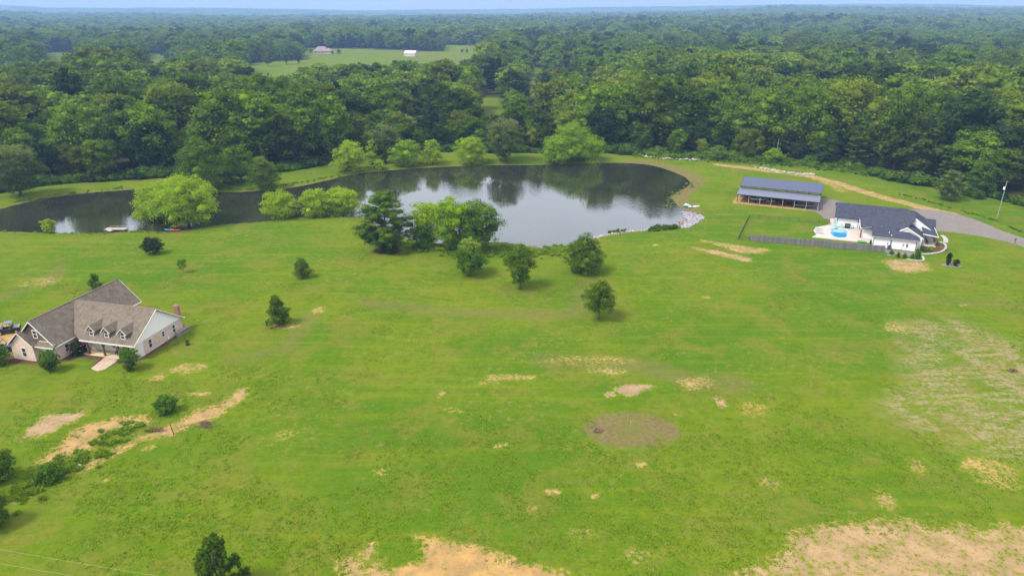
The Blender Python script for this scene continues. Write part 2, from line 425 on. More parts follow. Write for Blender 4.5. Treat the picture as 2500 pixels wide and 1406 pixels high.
def arr_mesh(name, V, quads, tris, mats, tip=None, matq=0):
    me = bpy.data.meshes.new(name)
    nq, ntr = len(quads), len(tris)
    me.vertices.add(len(V)); me.vertices.foreach_set('co', np.asarray(V, np.float32).ravel())
    me.loops.add(nq * 4 + ntr * 3); me.polygons.add(nq + ntr)
    me.loops.foreach_set('vertex_index', np.concatenate([np.asarray(quads, np.int32).ravel(), np.asarray(tris, np.int32).ravel()]))
    me.polygons.foreach_set('loop_start', np.concatenate([np.arange(nq) * 4, nq * 4 + np.arange(ntr) * 3]).astype(np.int32))
    try: me.polygons.foreach_set('loop_total', np.concatenate([np.full(nq, 4), np.full(ntr, 3)]).astype(np.int32))
    except Exception: pass
    for m in mats: me.materials.append(M[m] if isinstance(m, str) else m)
    if tip is not None:
        a = me.attributes.new('tip', 'FLOAT', 'POINT'); a.data.foreach_set('value', np.asarray(tip, np.float32))
    me.update(calc_edges=True); me.validate(); return me
PROF = {
    'dome': lambda h: math.sqrt(max(0, 1 - (max(0, h - .25) / .75) ** 2)) * (.55 + .45 * min(1, h / .25)),
    'egg': lambda h: math.sqrt(max(0, 1 - (max(0, h - .38) / .62) ** 2)) * (.35 + .65 * min(1, h / .38)),
    'cone': lambda h: (1 - h) ** .75 * (.75 + .25 * min(1, h / .1)) + .06,
    'spire': lambda h: (1 - h) ** 1.0 + .05,
    'pear': lambda h: (max(0, 1 - max(0, h - .22) / .78) ** .62) * (.5 + .5 * min(1, h / .22)) + .08,
    'vase': lambda h: math.sqrt(max(0, 1 - (max(0, h - .6) / .4) ** 2)) * (.3 + .7 * min(1, h / .6) ** .8),
}
def make_lobes(rng, h, W, cb, prof, nl, lr=.38, squash=.8):
    P_ = PROF[prof]; lobes = []; ch = h - cb
    ang = rng.uniform(0, 6.28)
    for i in range(nl):
        hf = (i + .5) / nl; hf = hf * .92
        ang += 2.4 + rng.uniform(-.4, .4)
        pr = P_(hf); rr = W / 2 * lr * (pr * .65 + .4) * rng.uniform(.8, 1.2)
        rad = max(0, W / 2 * pr - rr) * rng.uniform(.75, 1.05)
        z = cb + ch * hf * .93 + rr * .35
        z = min(z, h - rr * squash * .95); z = max(z, cb + rr * squash * .6)
        lobes.append((math.cos(ang) * rad, math.sin(ang) * rad, z, rr, rr, rr * squash))
    # body
    for hf in (.25, .5, .72):
        pr = P_(hf); rr = W / 2 * pr * .62
        lobes.append((0, 0, cb + ch * hf, rr, rr, max(rr * .8, ch * .16)))
    return lobes
def trunk_mb(b, rng, h, r, lobes, limbs=6, bend=.03):
    top = Vector((rng.uniform(-bend, bend) * h, rng.uniform(-bend, bend) * h, h * .82))
    pts = [Vector((0, 0, -.3)), Vector((0, 0, h * .08)), top * .5 + Vector((rng.uniform(-bend, bend) * h, 0, 0)), top]
    b.tube(pts, [r * 1.5, r * 1.05, r * .7, r * .15], 8)
    ls = sorted(lobes, key=lambda q: -math.hypot(q[0], q[1]))[:limbs]
    for l in ls:
        z0 = max(h * .12, l[2] - math.hypot(l[0], l[1]) * .9); z0 = min(z0, h * .7)
        s = Vector((0, 0, z0)); e = Vector((l[0] * .9, l[1] * .9, l[2]))
        mid = (s + e) / 2 + Vector((0, 0, -.06 * h * .3))
        rr = r * .45 * (1 - z0 / h * .5)
        b.tube([s, mid, e], [rr, rr * .6, rr * .15], 5)
def build_tree(parent, seed, h, W, prof='dome', cb=.2, nl=12, n=2600, leaf=.5, mat='leaf_mid', tr=None, tip=None, bark='bark', lr=.38, squash=.8, sub=13, core=ICO2, core_s=.42):
    rng = np.random.default_rng(seed)
    cbz = h * cb
    lobes = make_lobes(rng, h, W, cbz, prof, nl, lr, squash); n = int(n * 2.0); leaf = leaf * 1.0
    V, Q, T, tp = crown_arrays(rng, lobes, n, leaf, core, core_s, (h * tip[0], h * tip[1]) if tip else None, sub)
    c = bpy.data.objects.new('crown', arr_mesh('crown', V, Q, T, [mat], tp)); col.objects.link(c); c.parent = parent
    b = MB(); trunk_mb(b, rng, h, tr or h * .022, lobes); t = b.build('trunk', bark, parent, True)
    return c, t
def pine_lobes(rng, h, W, cb, levels, per, prof='cone', droop=.0, thick=.30, lob=.115):
    lobes = []; br = []
    for i in range(levels):
        hf = i / (levels - 1); z = cb + (h - cb) * hf * .95
        rad = W / 2 * (PROF[prof](hf * .93))
        a0 = rng.uniform(0, 6.28)
        k = max(3, int(per * (1 - hf * .4)))
        for j in range(k):
            a = a0 + 6.283 * j / k + rng.uniform(-.25, .25); r_ = rad * rng.uniform(.72, 1.08)
            zz = z + rng.uniform(-.25, .25) * (h - cb) / levels + droop * r_ * .2
            e = (math.cos(a) * r_, math.sin(a) * r_, zz)
            br.append(((0, 0, max(.3, zz - r_ * .25)), e))
            for q, s in ((.88, 1.), (.5, .95)):
                rr = max(.2, W * lob) * s * rng.uniform(.75, 1.3)
                lobes.append((e[0] * q, e[1] * q, zz - (1 - q) * r_ * .12, rr, rr, rr * thick * 1.4))
    lobes.append((0, 0, h - W * .05, W * .05, W * .05, W * .09))
    return lobes, br
def build_pine(parent, seed, h, W, cb=.15, levels=9, per=6, n=5000, leaf=.35, mat='leaf_pine', prof='cone', tip=None, thick=.3, tr=None, lob=.115):
    rng = np.random.default_rng(seed)
    lobes, br = pine_lobes(rng, h, W, h * cb, levels, per, prof, thick=thick, lob=lob); n = int(n * 2.6)
    V, Q, T, tp = crown_arrays(rng, lobes, n, leaf, ICO1, .6, (h * tip[0], h * tip[1]) if tip else None, 4, .35, .6, .38)
    c = bpy.data.objects.new('crown', arr_mesh('crown', V, Q, T, [mat], tp)); col.objects.link(c); c.parent = parent
    b = MB(); r = tr or h * .02
    b.tube([(0, 0, -.3), (0, 0, h * .3), (0, 0, h * .97)], [r * 1.3, r, r * .12], 8)
    for s, e in br: b.tube([s, e], [r * .28, r * .06], 4)
    t = b.build('trunk', 'bark', parent, True)
    return c, t

# ------------------------------------------------------------------ geometry-node scatter for stuff
def scatter(name, pts, rz, sc, idx, protos, label, cat=None):
    """pts Nx3, rz N, sc N or Nx3, idx N; protos: list of meshes"""
    c = bpy.data.collections.new(name + '_variants')
    for i, me in enumerate(protos):
        o = bpy.data.objects.new('%s_variant_%02d' % (name, i), me); c.objects.link(o)
    me = bpy.data.meshes.new(name); me.vertices.add(len(pts)); me.vertices.foreach_set('co', np.asarray(pts, np.float32).ravel())
    sc = np.asarray(sc, np.float32)
    if sc.ndim == 1: sc = np.stack([sc] * 3, 1)
    a = me.attributes.new('rot', 'FLOAT_VECTOR', 'POINT'); z = np.zeros((len(pts), 3), np.float32); z[:, 2] = rz; a.data.foreach_set('vector', z.ravel())
    a = me.attributes.new('siz', 'FLOAT_VECTOR', 'POINT'); a.data.foreach_set('vector', sc.ravel())
    a = me.attributes.new('pick', 'INT', 'POINT'); a.data.foreach_set('value', np.asarray(idx, np.int32))
    me.update()
    o = bpy.data.objects.new(name, me); col.objects.link(o); tag(o, label, cat, kind='stuff')
    g = bpy.data.node_groups.new(name + '_nodes', 'GeometryNodeTree')
    g.interface.new_socket('Geometry', in_out='INPUT', socket_type='NodeSocketGeometry')
    g.interface.new_socket('Geometry', in_out='OUTPUT', socket_type='NodeSocketGeometry')
    gi = g.nodes.new('NodeGroupInput'); go = g.nodes.new('NodeGroupOutput')
    ci = g.nodes.new('GeometryNodeCollectionInfo'); ci.inputs[0].default_value = c; ci.inputs[1].default_value = True; ci.inputs[2].default_value = True
    ip = g.nodes.new('GeometryNodeInstanceOnPoints')
    def na(n, t):
        q = g.nodes.new('GeometryNodeInputNamedAttribute'); q.data_type = t; q.inputs[0].default_value = n
        return [s for s in q.outputs if s.enabled and s.name == 'Attribute'][0]
    g.links.new(gi.outputs[0], ip.inputs['Points']); g.links.new(ci.outputs[0], ip.inputs['Instance'])
    ip.inputs['Pick Instance'].default_value = True
    g.links.new(na('pick', 'INT'), ip.inputs['Instance Index'])
    e2r = g.nodes.new('FunctionNodeEulerToRotation'); g.links.new(na('rot', 'FLOAT_VECTOR'), e2r.inputs[0]); g.links.new(e2r.outputs[0], ip.inputs['Rotation'])
    g.links.new(na('siz', 'FLOAT_VECTOR'), ip.inputs['Scale'])
    g.links.new(ip.outputs[0], go.inputs[0])
    md = o.modifiers.new('scatter', 'NODES'); md.node_group = g
    return o

# ------------------------------------------------------------------ ground
def axis_coords(a, b, step, lo, hi, grow=1.12):
    c = list(np.arange(a, b + step * .5, step)); s = step
    while c[-1] < hi: s *= grow; c.append(min(c[-1] + s, hi))
    s = step; pre = []; q = a
    while q > lo: s *= grow; q = max(q - s, lo); pre.append(q)
    return np.array(pre[::-1] + c)
def z2(pts, ox, oy, k):      # measured on an enlargement of the photo
    return [(ox + a / k, oy + b / k) for a, b in pts]
A8 = (0, 900, 2.779); A7 = (1850, 700, 3.515); AB = (700, 1100, 2.5); AR = (1600, 1150, 2.778); AM = (1300, 860, 5.0)
DIRT = [   # polygons of bare soil: (pixel outline, strength, orange 0..1, edge softness m)
    (z2([(90, 490), (200, 420), (290, 330), (400, 320), (540, 310), (520, 345), (440, 375), (330, 430), (230, 470), (150, 480)], *A8), .95, .15, 1.2),
    (z2([(250, 625), (330, 560), (430, 470), (490, 400), (600, 370), (700, 370), (760, 315), (860, 330), (960, 315), (1005, 355), (900, 380), (760, 400), (700, 450), (600, 530), (500, 570), (420, 600), (330, 625)], *A8), .9, .65, 1.3),
    (z2([(480, 705), (600, 640), (720, 570), (830, 530), (900, 480), (1020, 440), (1170, 380), (1320, 290), (1360, 260), (1460, 265), (1520, 290), (1450, 330), (1350, 370), (1180, 440), (1020, 470), (900, 515), (800, 570), (650, 650), (560, 700)], *A8), .9, .6, 1.0),
    (z2([(1440, 250), (1590, 160), (1660, 115), (1700, 120), (1660, 180), (1560, 240)], *A8), .7, .6, 1.2),
    (z2([(800, 530), (900, 545), (1000, 570), (1100, 580), (1200, 590), (1300, 630), (1420, 685), (1560, 720), (1640, 745), (1720, 765), (1760, 950), (640, 950), (640, 740), (780, 700), (850, 660), (830, 590), (880, 570)], *AB), 1., .85, .8),
    (z2([(320, 800), (320, 640), (430, 660), (450, 620), (520, 570), (545, 580), (520, 640), (440, 690), (480, 760), (400, 900), (300, 900)], *AB), .8, .6, .9),
    (z2([(470, 740), (560, 685), (610, 740), (620, 900), (460, 900)], *AB), .8, .6, .8),
    (z2([(560, 720), (700, 640), (860, 580), (940, 450), (1080, 420), (1200, 350), (1340, 370), (1560, 335), (1800, 350), (1850, 410), (2100, 370), (2250, 430), (2400, 370), (2500, 400), (2760, 380), (2900, 1000), (500, 1000)], *AR), .74, .35, 1.6),
    (z2([(1020, 430), (1180, 385), (1290, 385), (1440, 395), (1480, 420), (1340, 460), (1240, 515), (1150, 515), (1060, 480)], *AM), 1., .1, .6),
    (z2([(860, 510), (960, 500), (1010, 520), (930, 535)], *AM), 1., .1, .4),
    ([(1716, 589), (1747, 592), (1882, 611), (1862, 620), (1806, 617), (1750, 600)], .75, .4, 1.6),
    ([(1680, 604), (1745, 614), (1831, 630), (1831, 640), (1775, 629), (1700, 612)], .9, .3, .7),
    ([(2158, 636), (2210, 634), (2262, 642), (2268, 660), (2215, 668), (2170, 655)], .72, .35, 1.5),
    ([(1985, 437), (2010, 441), (2040, 450), (2075, 468), (2050, 470), (2020, 452)], .5, .6, 1.5),
]
SPOT = [ # px, py, rx px, ry px, strength, orange
    (590, 954, 20, 13, .7, .5), (482, 959, 32, 6, .8, .6), (381, 922, 20, 10, .7, .6), (367, 1091, 20, 5, .8, .7), (459, 899, 50, 14, .55, .6), (254, 1175, 10, 4, .8, .5),
    (1250, 920, 70, 8, .6, .45), (1190, 935, 28, 6, .5, .5), (1725, 727, 12, 3, .9, .2), (1760, 978, 12, 18, .8, .2), (1700, 935, 50, 16, .45, .5), (1222, 1088, 20, 6, .7, .5), (1347, 1198, 25, 6, .85, .6),
    (1298, 1245, 16, 7, .85, .6), (1565, 1136, 16, 9, .8, .55), (1885, 1182, 22, 12, .7, .4), (1455, 1210, 8, 4, .8, .6), (780, 760, 16, 10, .5, .6), (1079, 962, 7, 7, .8, .5), (868, 932, 6, 4, .8, .5),
    (688, 797, 42, 6, .6, .6), (2160, 1222, 26, 22, .6, .6), (2240, 1135, 24, 22, .6, .6), (1840, 1000, 40, 20, .4, .8), (1487, 963, 16, 4, .9, .1), (1600, 600, 8, 2, .8, .3), (2420, 1150, 70, 40, .4, .8),
    (1690, 945, 26, 4, .8, .4), (1480, 905, 60, 12, .35, .3), (2350, 745, 12, 4, .5, .1), (950, 612, 52, 9, .5, .9), (1440, 880, 120, 16, .25, .5), (100, 690, 70, 14, .25, .3), (1110, 1000, 30, 8, .3, .5),
    (2190, 800, 40, 14, .4, .2), (1650, 1010, 20, 6, .3, .4), (700, 1060, 40, 14, .25, .5), (930, 1150, 30, 8, .35, .5), (1560, 1360, 40, 18, .4, .2), (1420, 1300, 40, 12, .35, .3), (400, 830, 40, 12, .2, .5)]
MULCH = []   # world polygons filled by the house builders
ROAD_PX = [(1755, 404), (1790, 408), (1830, 412), (1880, 418), (1930, 424), (1985, 432), (2040, 446), (2090, 463), (2140, 479), (2200, 494), (2260, 510), (2320, 525)]
GRAVEL_PX = [
    [(2215, 512), (2262, 512), (2310, 518), (2380, 536), (2440, 562), (2500, 583), (2580, 606), (2640, 640), (2580, 650), (2500, 601), (2440, 586), (2370, 573), (2310, 566), (2262, 562), (2200, 540)],
    [(1960, 512), (2000, 482), (2040, 489), (2090, 500), (2150, 520), (2100, 545), (2037, 541), (2018, 536), (2000, 522), (1985, 514)]]
EDGE_PX = [(-400, 500), (-60, 478), (0, 472), (60, 462), (110, 452), (200, 445), (300, 440), (430, 432), (560, 425), (700, 418), (790, 402), (830, 388), (900, 378), (1000, 374), (1100, 371), (1250, 373), (1390, 374), (1480, 372),
    (1520, 374), (1600, 382), (1700, 388), (1760, 391), (1850, 396), (1950, 404), (2050, 414), (2120, 428), (2200, 446), (2290, 458), (2400, 478), (2480, 500), (2600, 530), (2900, 600)]
EDGE = gp(EDGE_PX)
FIELDS = [gp(p) for p in (
    [(600, 262), (690, 262), (740, 222), (860, 224), (1000, 222), (1130, 214), (1170, 190), (1190, 150), (1185, 112), (1110, 107), (1085, 112), (1080, 127), (900, 121), (740, 120), (735, 150), (690, 149), (600, 155)],
    [(1288, 236), (1326, 240), (1340, 175), (1296, 158)], [(1372, 240), (1402, 240), (1408, 185), (1378, 175)],
    [(95, 225), (210, 228), (200, 131), (110, 132)], [(345, 228), (430, 228), (420, 133), (352, 133)],
    [(1168, 345), (1232, 348), (1240, 262), (1225, 240), (1165, 238)],
    [(1290, 330), (1322, 330), (1322, 280), (1290, 280)], [(1010, 335), (1060, 340), (1065, 285), (1010, 280)], [(1425, 330), (1455, 330), (1452, 240), (1428, 240)])]

def edge_y(x): return np.interp(x, [p[0] for p in EDGE], [p[1] for p in EDGE])
RD = gp(ROAD_PX); GV = [smooth_poly(gp(p), k=2) for p in GRAVEL_PX]
SCRUB = gp([(2185, 790), (2330, 775), (2480, 840), (2560, 900), (2560, 1130), (2440, 1130), (2300, 1085), (2180, 1020), (2150, 985), (2215, 930)])
CIRC = G(1541, 1047); CRY = (G(1541, 1003)[1] - G(1541, 1092)[1]) / 2
DITCH_L = gp([(-60, 1270), (0, 1235), (130, 1155), (250, 1075), (350, 1030), (430, 1005), (540, 925), (650, 868), (745, 826)])
DITCH_R = gp([(2190, 474), (2260, 490), (2330, 511), (2400, 530), (2440, 546), (2500, 570)])
BANKW = gp([(1010, 600), (1100, 612), (1210, 612), (1290, 622), (1390, 604)])

def ground_masks(x, y):
    n = x.shape[0]
    dirt = np.zeros(n); orange = np.full(n, .4); scrub = np.zeros(n); dry = np.zeros(n); gravel = np.zeros(n); mulch = np.zeros(n); lush = np.zeros(n); floor = np.zeros(n)
    near = (y < 420) & (y > 20) & (np.abs(x) < 330)
    i = np.nonzero(near)[0]; X, Y = x[i], y[i]
    wob = fbm(X, Y, 3.5, 3, 41) * 1.2
    DRY = np.zeros(len(i)); D = np.zeros(len(i)); O = np.full(len(i), .4)
    for poly, s, og, soft in DIRT:
        P_ = gp(poly); bx = [p[0] for p in P_]; by = [p[1] for p in P_]
        m = (X > min(bx) - 6) & (X < max(bx) + 6) & (Y > min(by) - 6) & (Y < max(by) + 6)
        if not m.any(): continue
        d = sdf(X[m], Y[m], P_) + wob[m] * soft * .6
        q = s * (1 - sst(-soft, soft, d)); t = np.zeros(len(i)); t[m] = q
        O = np.where(t > D, og, O); D = np.maximum(D, t)
    for px, py, rx, ry, s, og in SPOT:
        c = G(px, py); a = rx / ppm(px, py); b = (G(px, py - ry)[1] - G(px, py + ry)[1]) / 2
        q = s * (1 - sst(.5, 1.25, np.hypot((X - c[0]) / a, (Y - c[1]) / b) + wob * .22))
        O = np.where(q > D, og, O); D = np.maximum(D, q)
    dr = dline(X, Y, RD) + wob * .5
    gapf = 1 - .55 * np.exp(-((X - G(1915, 422)[0]) / 5) ** 2)
    q = .95 * (1 - sst(1.3, 3.2, dr)) * gapf; O = np.where(q > D, .55, O); D = np.maximum(D, q)
    # muddy brown rim of the pond, widest on the right-hand bay
    pd = pond_d(X, Y)
    rt = sst(G(1560, 480)[0], G(1640, 480)[0], X) * (Y > G(1600, 545)[1])
    rim = (1 - sst(1.0 + rt * 2.5, 2.2 + rt * 4.5, pd + wob * .6)) * (pd > -6)
    dr_ = rim * (.55 + .3 * rt)
    g = np.zeros(len(i))
    for P_ in GV:
        g = np.maximum(g, 1 - sst(-.8, .8, sdf(X, Y, P_) + wob * .35))
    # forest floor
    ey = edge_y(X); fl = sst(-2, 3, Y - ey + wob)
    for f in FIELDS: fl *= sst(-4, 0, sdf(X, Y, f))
    sc_ = 1 - sst(-3, 3, sdf(X, Y, SCRUB) + wob * 1.5)
    circ = (.9 - .35 * np.exp(-((X - CIRC[0]) ** 2 + (Y - CIRC[1]) ** 2) / 5)) * (1 - sst(.9, 1.06, np.hypot((X - CIRC[0]) / 7.2, (Y - CIRC[1]) / CRY) + wob * .03))
    mu_ = np.zeros(len(i))
    for P_ in MULCH: mu_ = np.maximum(mu_, 1 - sst(-.25, .25, sdf(X, Y, P_) + wob * .05))
    lu = sst(.0, .45, fbm(X, Y, 38, 3, 61) + .12 - .3 * sst(120, 60, Y))
    for px, py, rx, ry, s in ((1300, 850, 190, 60, .8), (650, 590, 220, 60, .55), (1340, 700, 110, 50, .7), (2080, 720, 160, 70, .5), (1950, 430, 160, 14, .5), (2060, 800, 100, 60, .5), (1010, 1240, 260, 50, .4), (2000, 1260, 200, 60, .4)):
        c = G(px, py); a = rx / ppm(px, py); b = (G(px, py - ry)[1] - G(px, py + ry)[1]) / 2
        lu = np.maximum(lu, s * (1 - sst(.4, 1.2, np.hypot((X - c[0]) / a, (Y - c[1]) / b) + wob * .1)))
    for pts, w_, s in (([(780, 712), (900, 716), (1000, 721), (1160, 741), (1390, 751)], .5, .9), ([(800, 700), (880, 672), (960, 640), (1010, 628)], .8, .7), ([(1395, 748), (1412, 716), (1432, 692)], .6, .6), ([(1730, 650), (1850, 655), (1960, 668)], .5, .5), ([(2190, 655), (2270, 690), (2345, 750)], 1.0, .8), ([(300, 1270), (520, 1290), (700, 1330)], .5, .8), ([(560, 1200), (760, 1235)], .5, .6), ([(1210, 630), (1300, 636), (1400, 622)], .6, .7), ([(2000, 668), (2500, 720)], .5, .4)):
        lu = np.maximum(lu, s * (1 - sst(w_ * .5, w_ * 1.6, dline(X, Y, gp(pts)) + wob * .35)))
    for pts, w_, s in (([(900, 745), (1150, 762), (1400, 768), (1420, 735)], 2.2, .3), ([(1400, 760), (1420, 700), (1450, 680)], 1.6, .28), ([(560, 880), (700, 850), (760, 770)], 1.5, .3), ([(0, 730), (120, 690), (150, 650)], 1.6, .3), ([(1340, 880), (1560, 890), (1700, 930), (1790, 930)], 2.5, .32), ([(2250, 730), (2500, 745)], 2, .2)):
        q = s * (1 - sst(w_ * .3, w_ * 1.8, dline(X, Y, gp(pts)) + wob * .8)); DRY = np.maximum(DRY, q * 1.3)
    dirt[i] = D; orange[i] = O; gravel[i] = g; scrub[i] = sc_; mulch[i] = mu_; lush[i] = lu; floor[i] = fl
    dry[i] = np.maximum(np.maximum(circ, dr_), DRY)
    # far land
    f = ~near; X, Y = x[f], y[f]
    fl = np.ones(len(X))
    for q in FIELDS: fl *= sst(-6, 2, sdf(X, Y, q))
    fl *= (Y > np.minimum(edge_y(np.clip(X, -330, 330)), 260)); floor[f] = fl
    lush[f] = .3 * sst(-.1, .3, fbm(X, Y, 110, 2, 66)); dirt[f] = 0; dry[f] = .3 * sst(.05, .35, fbm(X, Y, 70, 3, 71))
    return dirt, orange, scrub, dry, gravel, mulch, lush, floor

def build_ground():
    xs = axis_coords(-150, 175, .8, -9000, 9000, 1.045); ys = axis_coords(50, 330, .8, -400, 9000, 1.045)
    Xg, Yg = np.meshgrid(xs, ys); X = Xg.ravel(); Y = Yg.ravel(); Z = hts(X, Y)
    nx, ny = len(xs), len(ys); idx = np.arange(nx * ny).reshape(ny, nx)
    q = np.stack([idx[:-1, :-1], idx[:-1, 1:], idx[1:, 1:], idx[1:, :-1]], -1).reshape(-1, 4)
    me = arr_mesh('ground', np.stack([X, Y, Z], 1), q, np.zeros((0, 3), int), [ground_mat()])
    me.polygons.foreach_set('use_smooth', np.ones(len(me.polygons), bool))
    d, o, s, dr, g, m, l, f = ground_masks(X, Y)
    for nm, arr in (('soil', (d, o, s, dr)), ('cover', (g, m, l, f))):
        a = me.attributes.new(nm, 'FLOAT_COLOR', 'POINT'); a.data.foreach_set('color', np.stack(arr, 1).astype(np.float32).ravel())
    ob = bpy.data.objects.new('ground', me); col.objects.link(ob); ob['kind'] = 'structure'; ob['label'] = 'grassy field with bare patches around the pond'
    return ob
def ground_mat():
    m, t, o = newmat('ground_grass')
    co = objco(t)
    A = N(t, 'ShaderNodeAttribute', attribute_name='soil'); B = N(t, 'ShaderNodeAttribute', attribute_name='cover')
    sa = N(t, 'ShaderNodeSeparateColor'); L(t, A.outputs['Color'], sa.inputs[0]); sb = N(t, 'ShaderNodeSeparateColor'); L(t, B.outputs['Color'], sb.inputs[0])
    dirt, orange, scrub, dry = sa.outputs[0], sa.outputs[1], sa.outputs[2], A.outputs['Alpha']
    grav, mulch, lush, floor = sb.outputs[0], sb.outputs[1], sb.outputs[2], B.outputs['Alpha']
    nf = noise(t, 1.6, 5, co, .68); nm_ = noise(t, .35, 4, co, .6); nl = noise(t, .05, 3, co); nh = noise(t, 6.0, 3, co, .7)
    # grass
    g1 = mixc(t, mrange(t, nl, .38, .62), (.066, .124, .004), (.098, .142, .006))
    g2 = mixc(t, mrange(t, nm_, .42, .66, 0, .4), g1, (.135, .152, .016))
    g3 = mixc(t, math_(t, 'MULTIPLY', lush, .8), g2, (.046, .112, .005))
    g4 = mixc(t, mrange(t, nf, .50, .66, 0, .42), g3, (.034, .080, .005))
    g5 = mixc(t, mrange(t, nh, .52, .70, 0, .40), g4, (.135, .182, .010))
    wr = math_(t, 'MULTIPLY', mrange(t, noise(t, .8, 5, co, .75), .52, .66, 0, .75), mrange(t, noise(t, .07, 3, co, .6), .42, .6, .1, 1)); g5 = mixc(t, wr, g5, (.20, .150, .055))
    g5 = mixc(t, mrange(t, noise(t, .11, 4, co, .65), .47, .62, 0, .55), g5, (.140, .128, .022))
    g5 = mixc(t, mrange(t, noise(t, 2.6, 4, co, .75), .56, .66, 0, .55), g5, (.030, .075, .005))
    g5 = mixc(t, mrange(t, noise(t, .75, 5, co, .72), .46, .64, 0, .45), g5, (.045, .098, .006))
    g5 = mixc(t, mrange(t, noise(t, 1.9, 4, co, .7), .54, .68, 0, .45), g5, (.13, .168, .012))
    # mown streaks across the lawn
    mpn = N(t, 'ShaderNodeMapping'); mpn.inputs['Rotation'].default_value = (0, 0, R(8)); mpn.inputs['Scale'].default_value = (.03, .45, 1); L(t, co, mpn.inputs[0])
    st = noise(t, 1.0, 3, mpn.outputs[0], .6)
    g6 = mixc(t, mrange(t, st, .50, .68, 0, .3), g5, (.150, .170, .008))
    mp3 = N(t, 'ShaderNodeMapping'); mp3.inputs['Rotation'].default_value = (0, 0, R(-64)); mp3.inputs['Scale'].default_value = (.025, .55, 1); L(t, co, mp3.inputs[0])
    g6 = mixc(t, mrange(t, noise(t, 1.0, 2, mp3.outputs[0], .6), .54, .7, 0, .28), g6, (.085, .15, .008))
    # dry
    br = mixc(t, mrange(t, nf, .38, .62), (.118, .088, .040), (.155, .118, .055))
    br = mixc(t, mrange(t, nm_, .5, .62, 0, .4), br, (.115, .125, .016))
    g7 = mixc(t, dry, g6, br)
    # scrub: streaky dead thatch over bare soil
    mp2 = N(t, 'ShaderNodeMapping'); mp2.inputs['Rotation'].default_value = (0, 0, R(38)); mp2.inputs['Scale'].default_value = (.30, .80, 1); L(t, co, mp2.inputs[0])
    s2 = noise(t, 1.0, 5, mp2.outputs[0], .7)
    sf = math_(t, 'MULTIPLY', mrange(t, math_(t, 'ADD', math_(t, 'MULTIPLY', s2, .5), math_(t, 'MULTIPLY', nf, .5)), .43, .57, 0, .85), math_(t, 'MULTIPLY', scrub, mrange(t, noise(t, .16, 4, co, .65), .36, .54, .2, 1)))
    g8 = mixc(t, sf, g7, mixc(t, nf, (.21, .158, .085), (.27, .205, .12)))
    # bare soil with a ragged edge
    pale = mixc(t, nf, (.25, .17, .105), (.33, .245, .17)); org = mixc(t, nm_, (.38, .19, .045), (.40, .26, .09))
    soil = mixc(t, orange, pale, org)
    soil = mixc(t, mrange(t, nm_, .40, .65, .55, 0), soil, (.20, .135, .075))
    soil = mixc(t, mrange(t, nh, .54, .72, 0, .6), soil, (.15, .115, .05))
    nsum = math_(t, 'ADD', math_(t, 'ADD', math_(t, 'MULTIPLY', math_(t, 'SUBTRACT', nf, .5), 3.6), math_(t, 'MULTIPLY', math_(t, 'SUBTRACT', nm_, .5), 1.6)), math_(t, 'MULTIPLY', math_(t, 'SUBTRACT', nh, .5), 2.2))
    e = math_(t, 'ADD', dirt, math_(t, 'MULTIPLY', nsum, mrange(t, dirt, .0, .3, .16, 1)))
    ef = mrange(t, e, .34, .74)
    halo = mrange(t, e, .0, .5, 0, .75)
    g9 = mixc(t, halo, g8, (.21, .19, .03))
    g10 = mixc(t, ef, g9, soil)
    # gravel, mulch, forest floor
    gc = mixc(t, nf, (.125, .11, .105), (.21, .185, .175)); gc = mixc(t, mrange(t, nm_, .5, .7, 0, .5), gc, (.25, .185, .13))
    ge = mrange(t, math_(t, 'ADD', grav, math_(t, 'MULTIPLY', math_(t, 'SUBTRACT', nf, .5), .6)), .4, .6)
    g11 = mixc(t, ge, g10, gc)
    g12 = mixc(t, mulch, g11, mixc(t, nf, (.07, .034, .022), (.115, .068, .045)))
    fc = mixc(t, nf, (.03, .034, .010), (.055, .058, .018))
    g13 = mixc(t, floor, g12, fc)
    b = N(t, 'ShaderNodeBsdfPrincipled'); b.inputs['Roughness'].default_value = .95; b.inputs['Specular IOR Level'].default_value = 0
    L(t, g13, b.inputs['Base Color'])
    hgt = math_(t, 'ADD', nf, math_(t, 'MULTIPLY', nh, .5))
    L(t, bump(t, hgt, .8, .16), b.inputs['Normal'])
    L(t, b.outputs[0], o.inputs[0]); return m

def water_mat():
    m, t, o = newmat('pond_surface')
    co = objco(t)
    d = N(t, 'ShaderNodeBsdfDiffuse'); L(t, mixc(t, mrange(t, noise(t, .05, 3, co), .35, .65), (.018, .020, .011), (.026, .028, .016)), d.inputs[0])
    g = N(t, 'ShaderNodeBsdfGlossy'); g.inputs['Roughness'].default_value = .05; g.inputs[0].default_value = (.93, .96, 1, 1)
    mp_ = N(t, 'ShaderNodeMapping'); mp_.inputs['Scale'].default_value = (1, 1.6, 1); L(t, co, mp_.inputs[0])
    rip = noise(t, .9, 3, mp_.outputs[0], .6); wind = mrange(t, noise(t, .02, 2, co), .42, .6, .12, 1.0)
    bp = N(t, 'ShaderNodeBump'); bp.inputs['Distance'].default_value = .05; L(t, math_(t, 'MULTIPLY', wind, .55), bp.inputs['Strength']); L(t, rip, bp.inputs['Height'])
    L(t, bp.outputs[0], g.inputs['Normal'])
    fr = N(t, 'ShaderNodeFresnel'); fr.inputs[0].default_value = 1.55
    ms = N(t, 'ShaderNodeMixShader'); L(t, math_(t, 'ADD', math_(t, 'MULTIPLY', fr.outputs[0], 1.1), .04, True), ms.inputs[0]); L(t, d.outputs[0], ms.inputs[1]); L(t, g.outputs[0], ms.inputs[2])
    L(t, ms.outputs[0], o.inputs[0]); return m
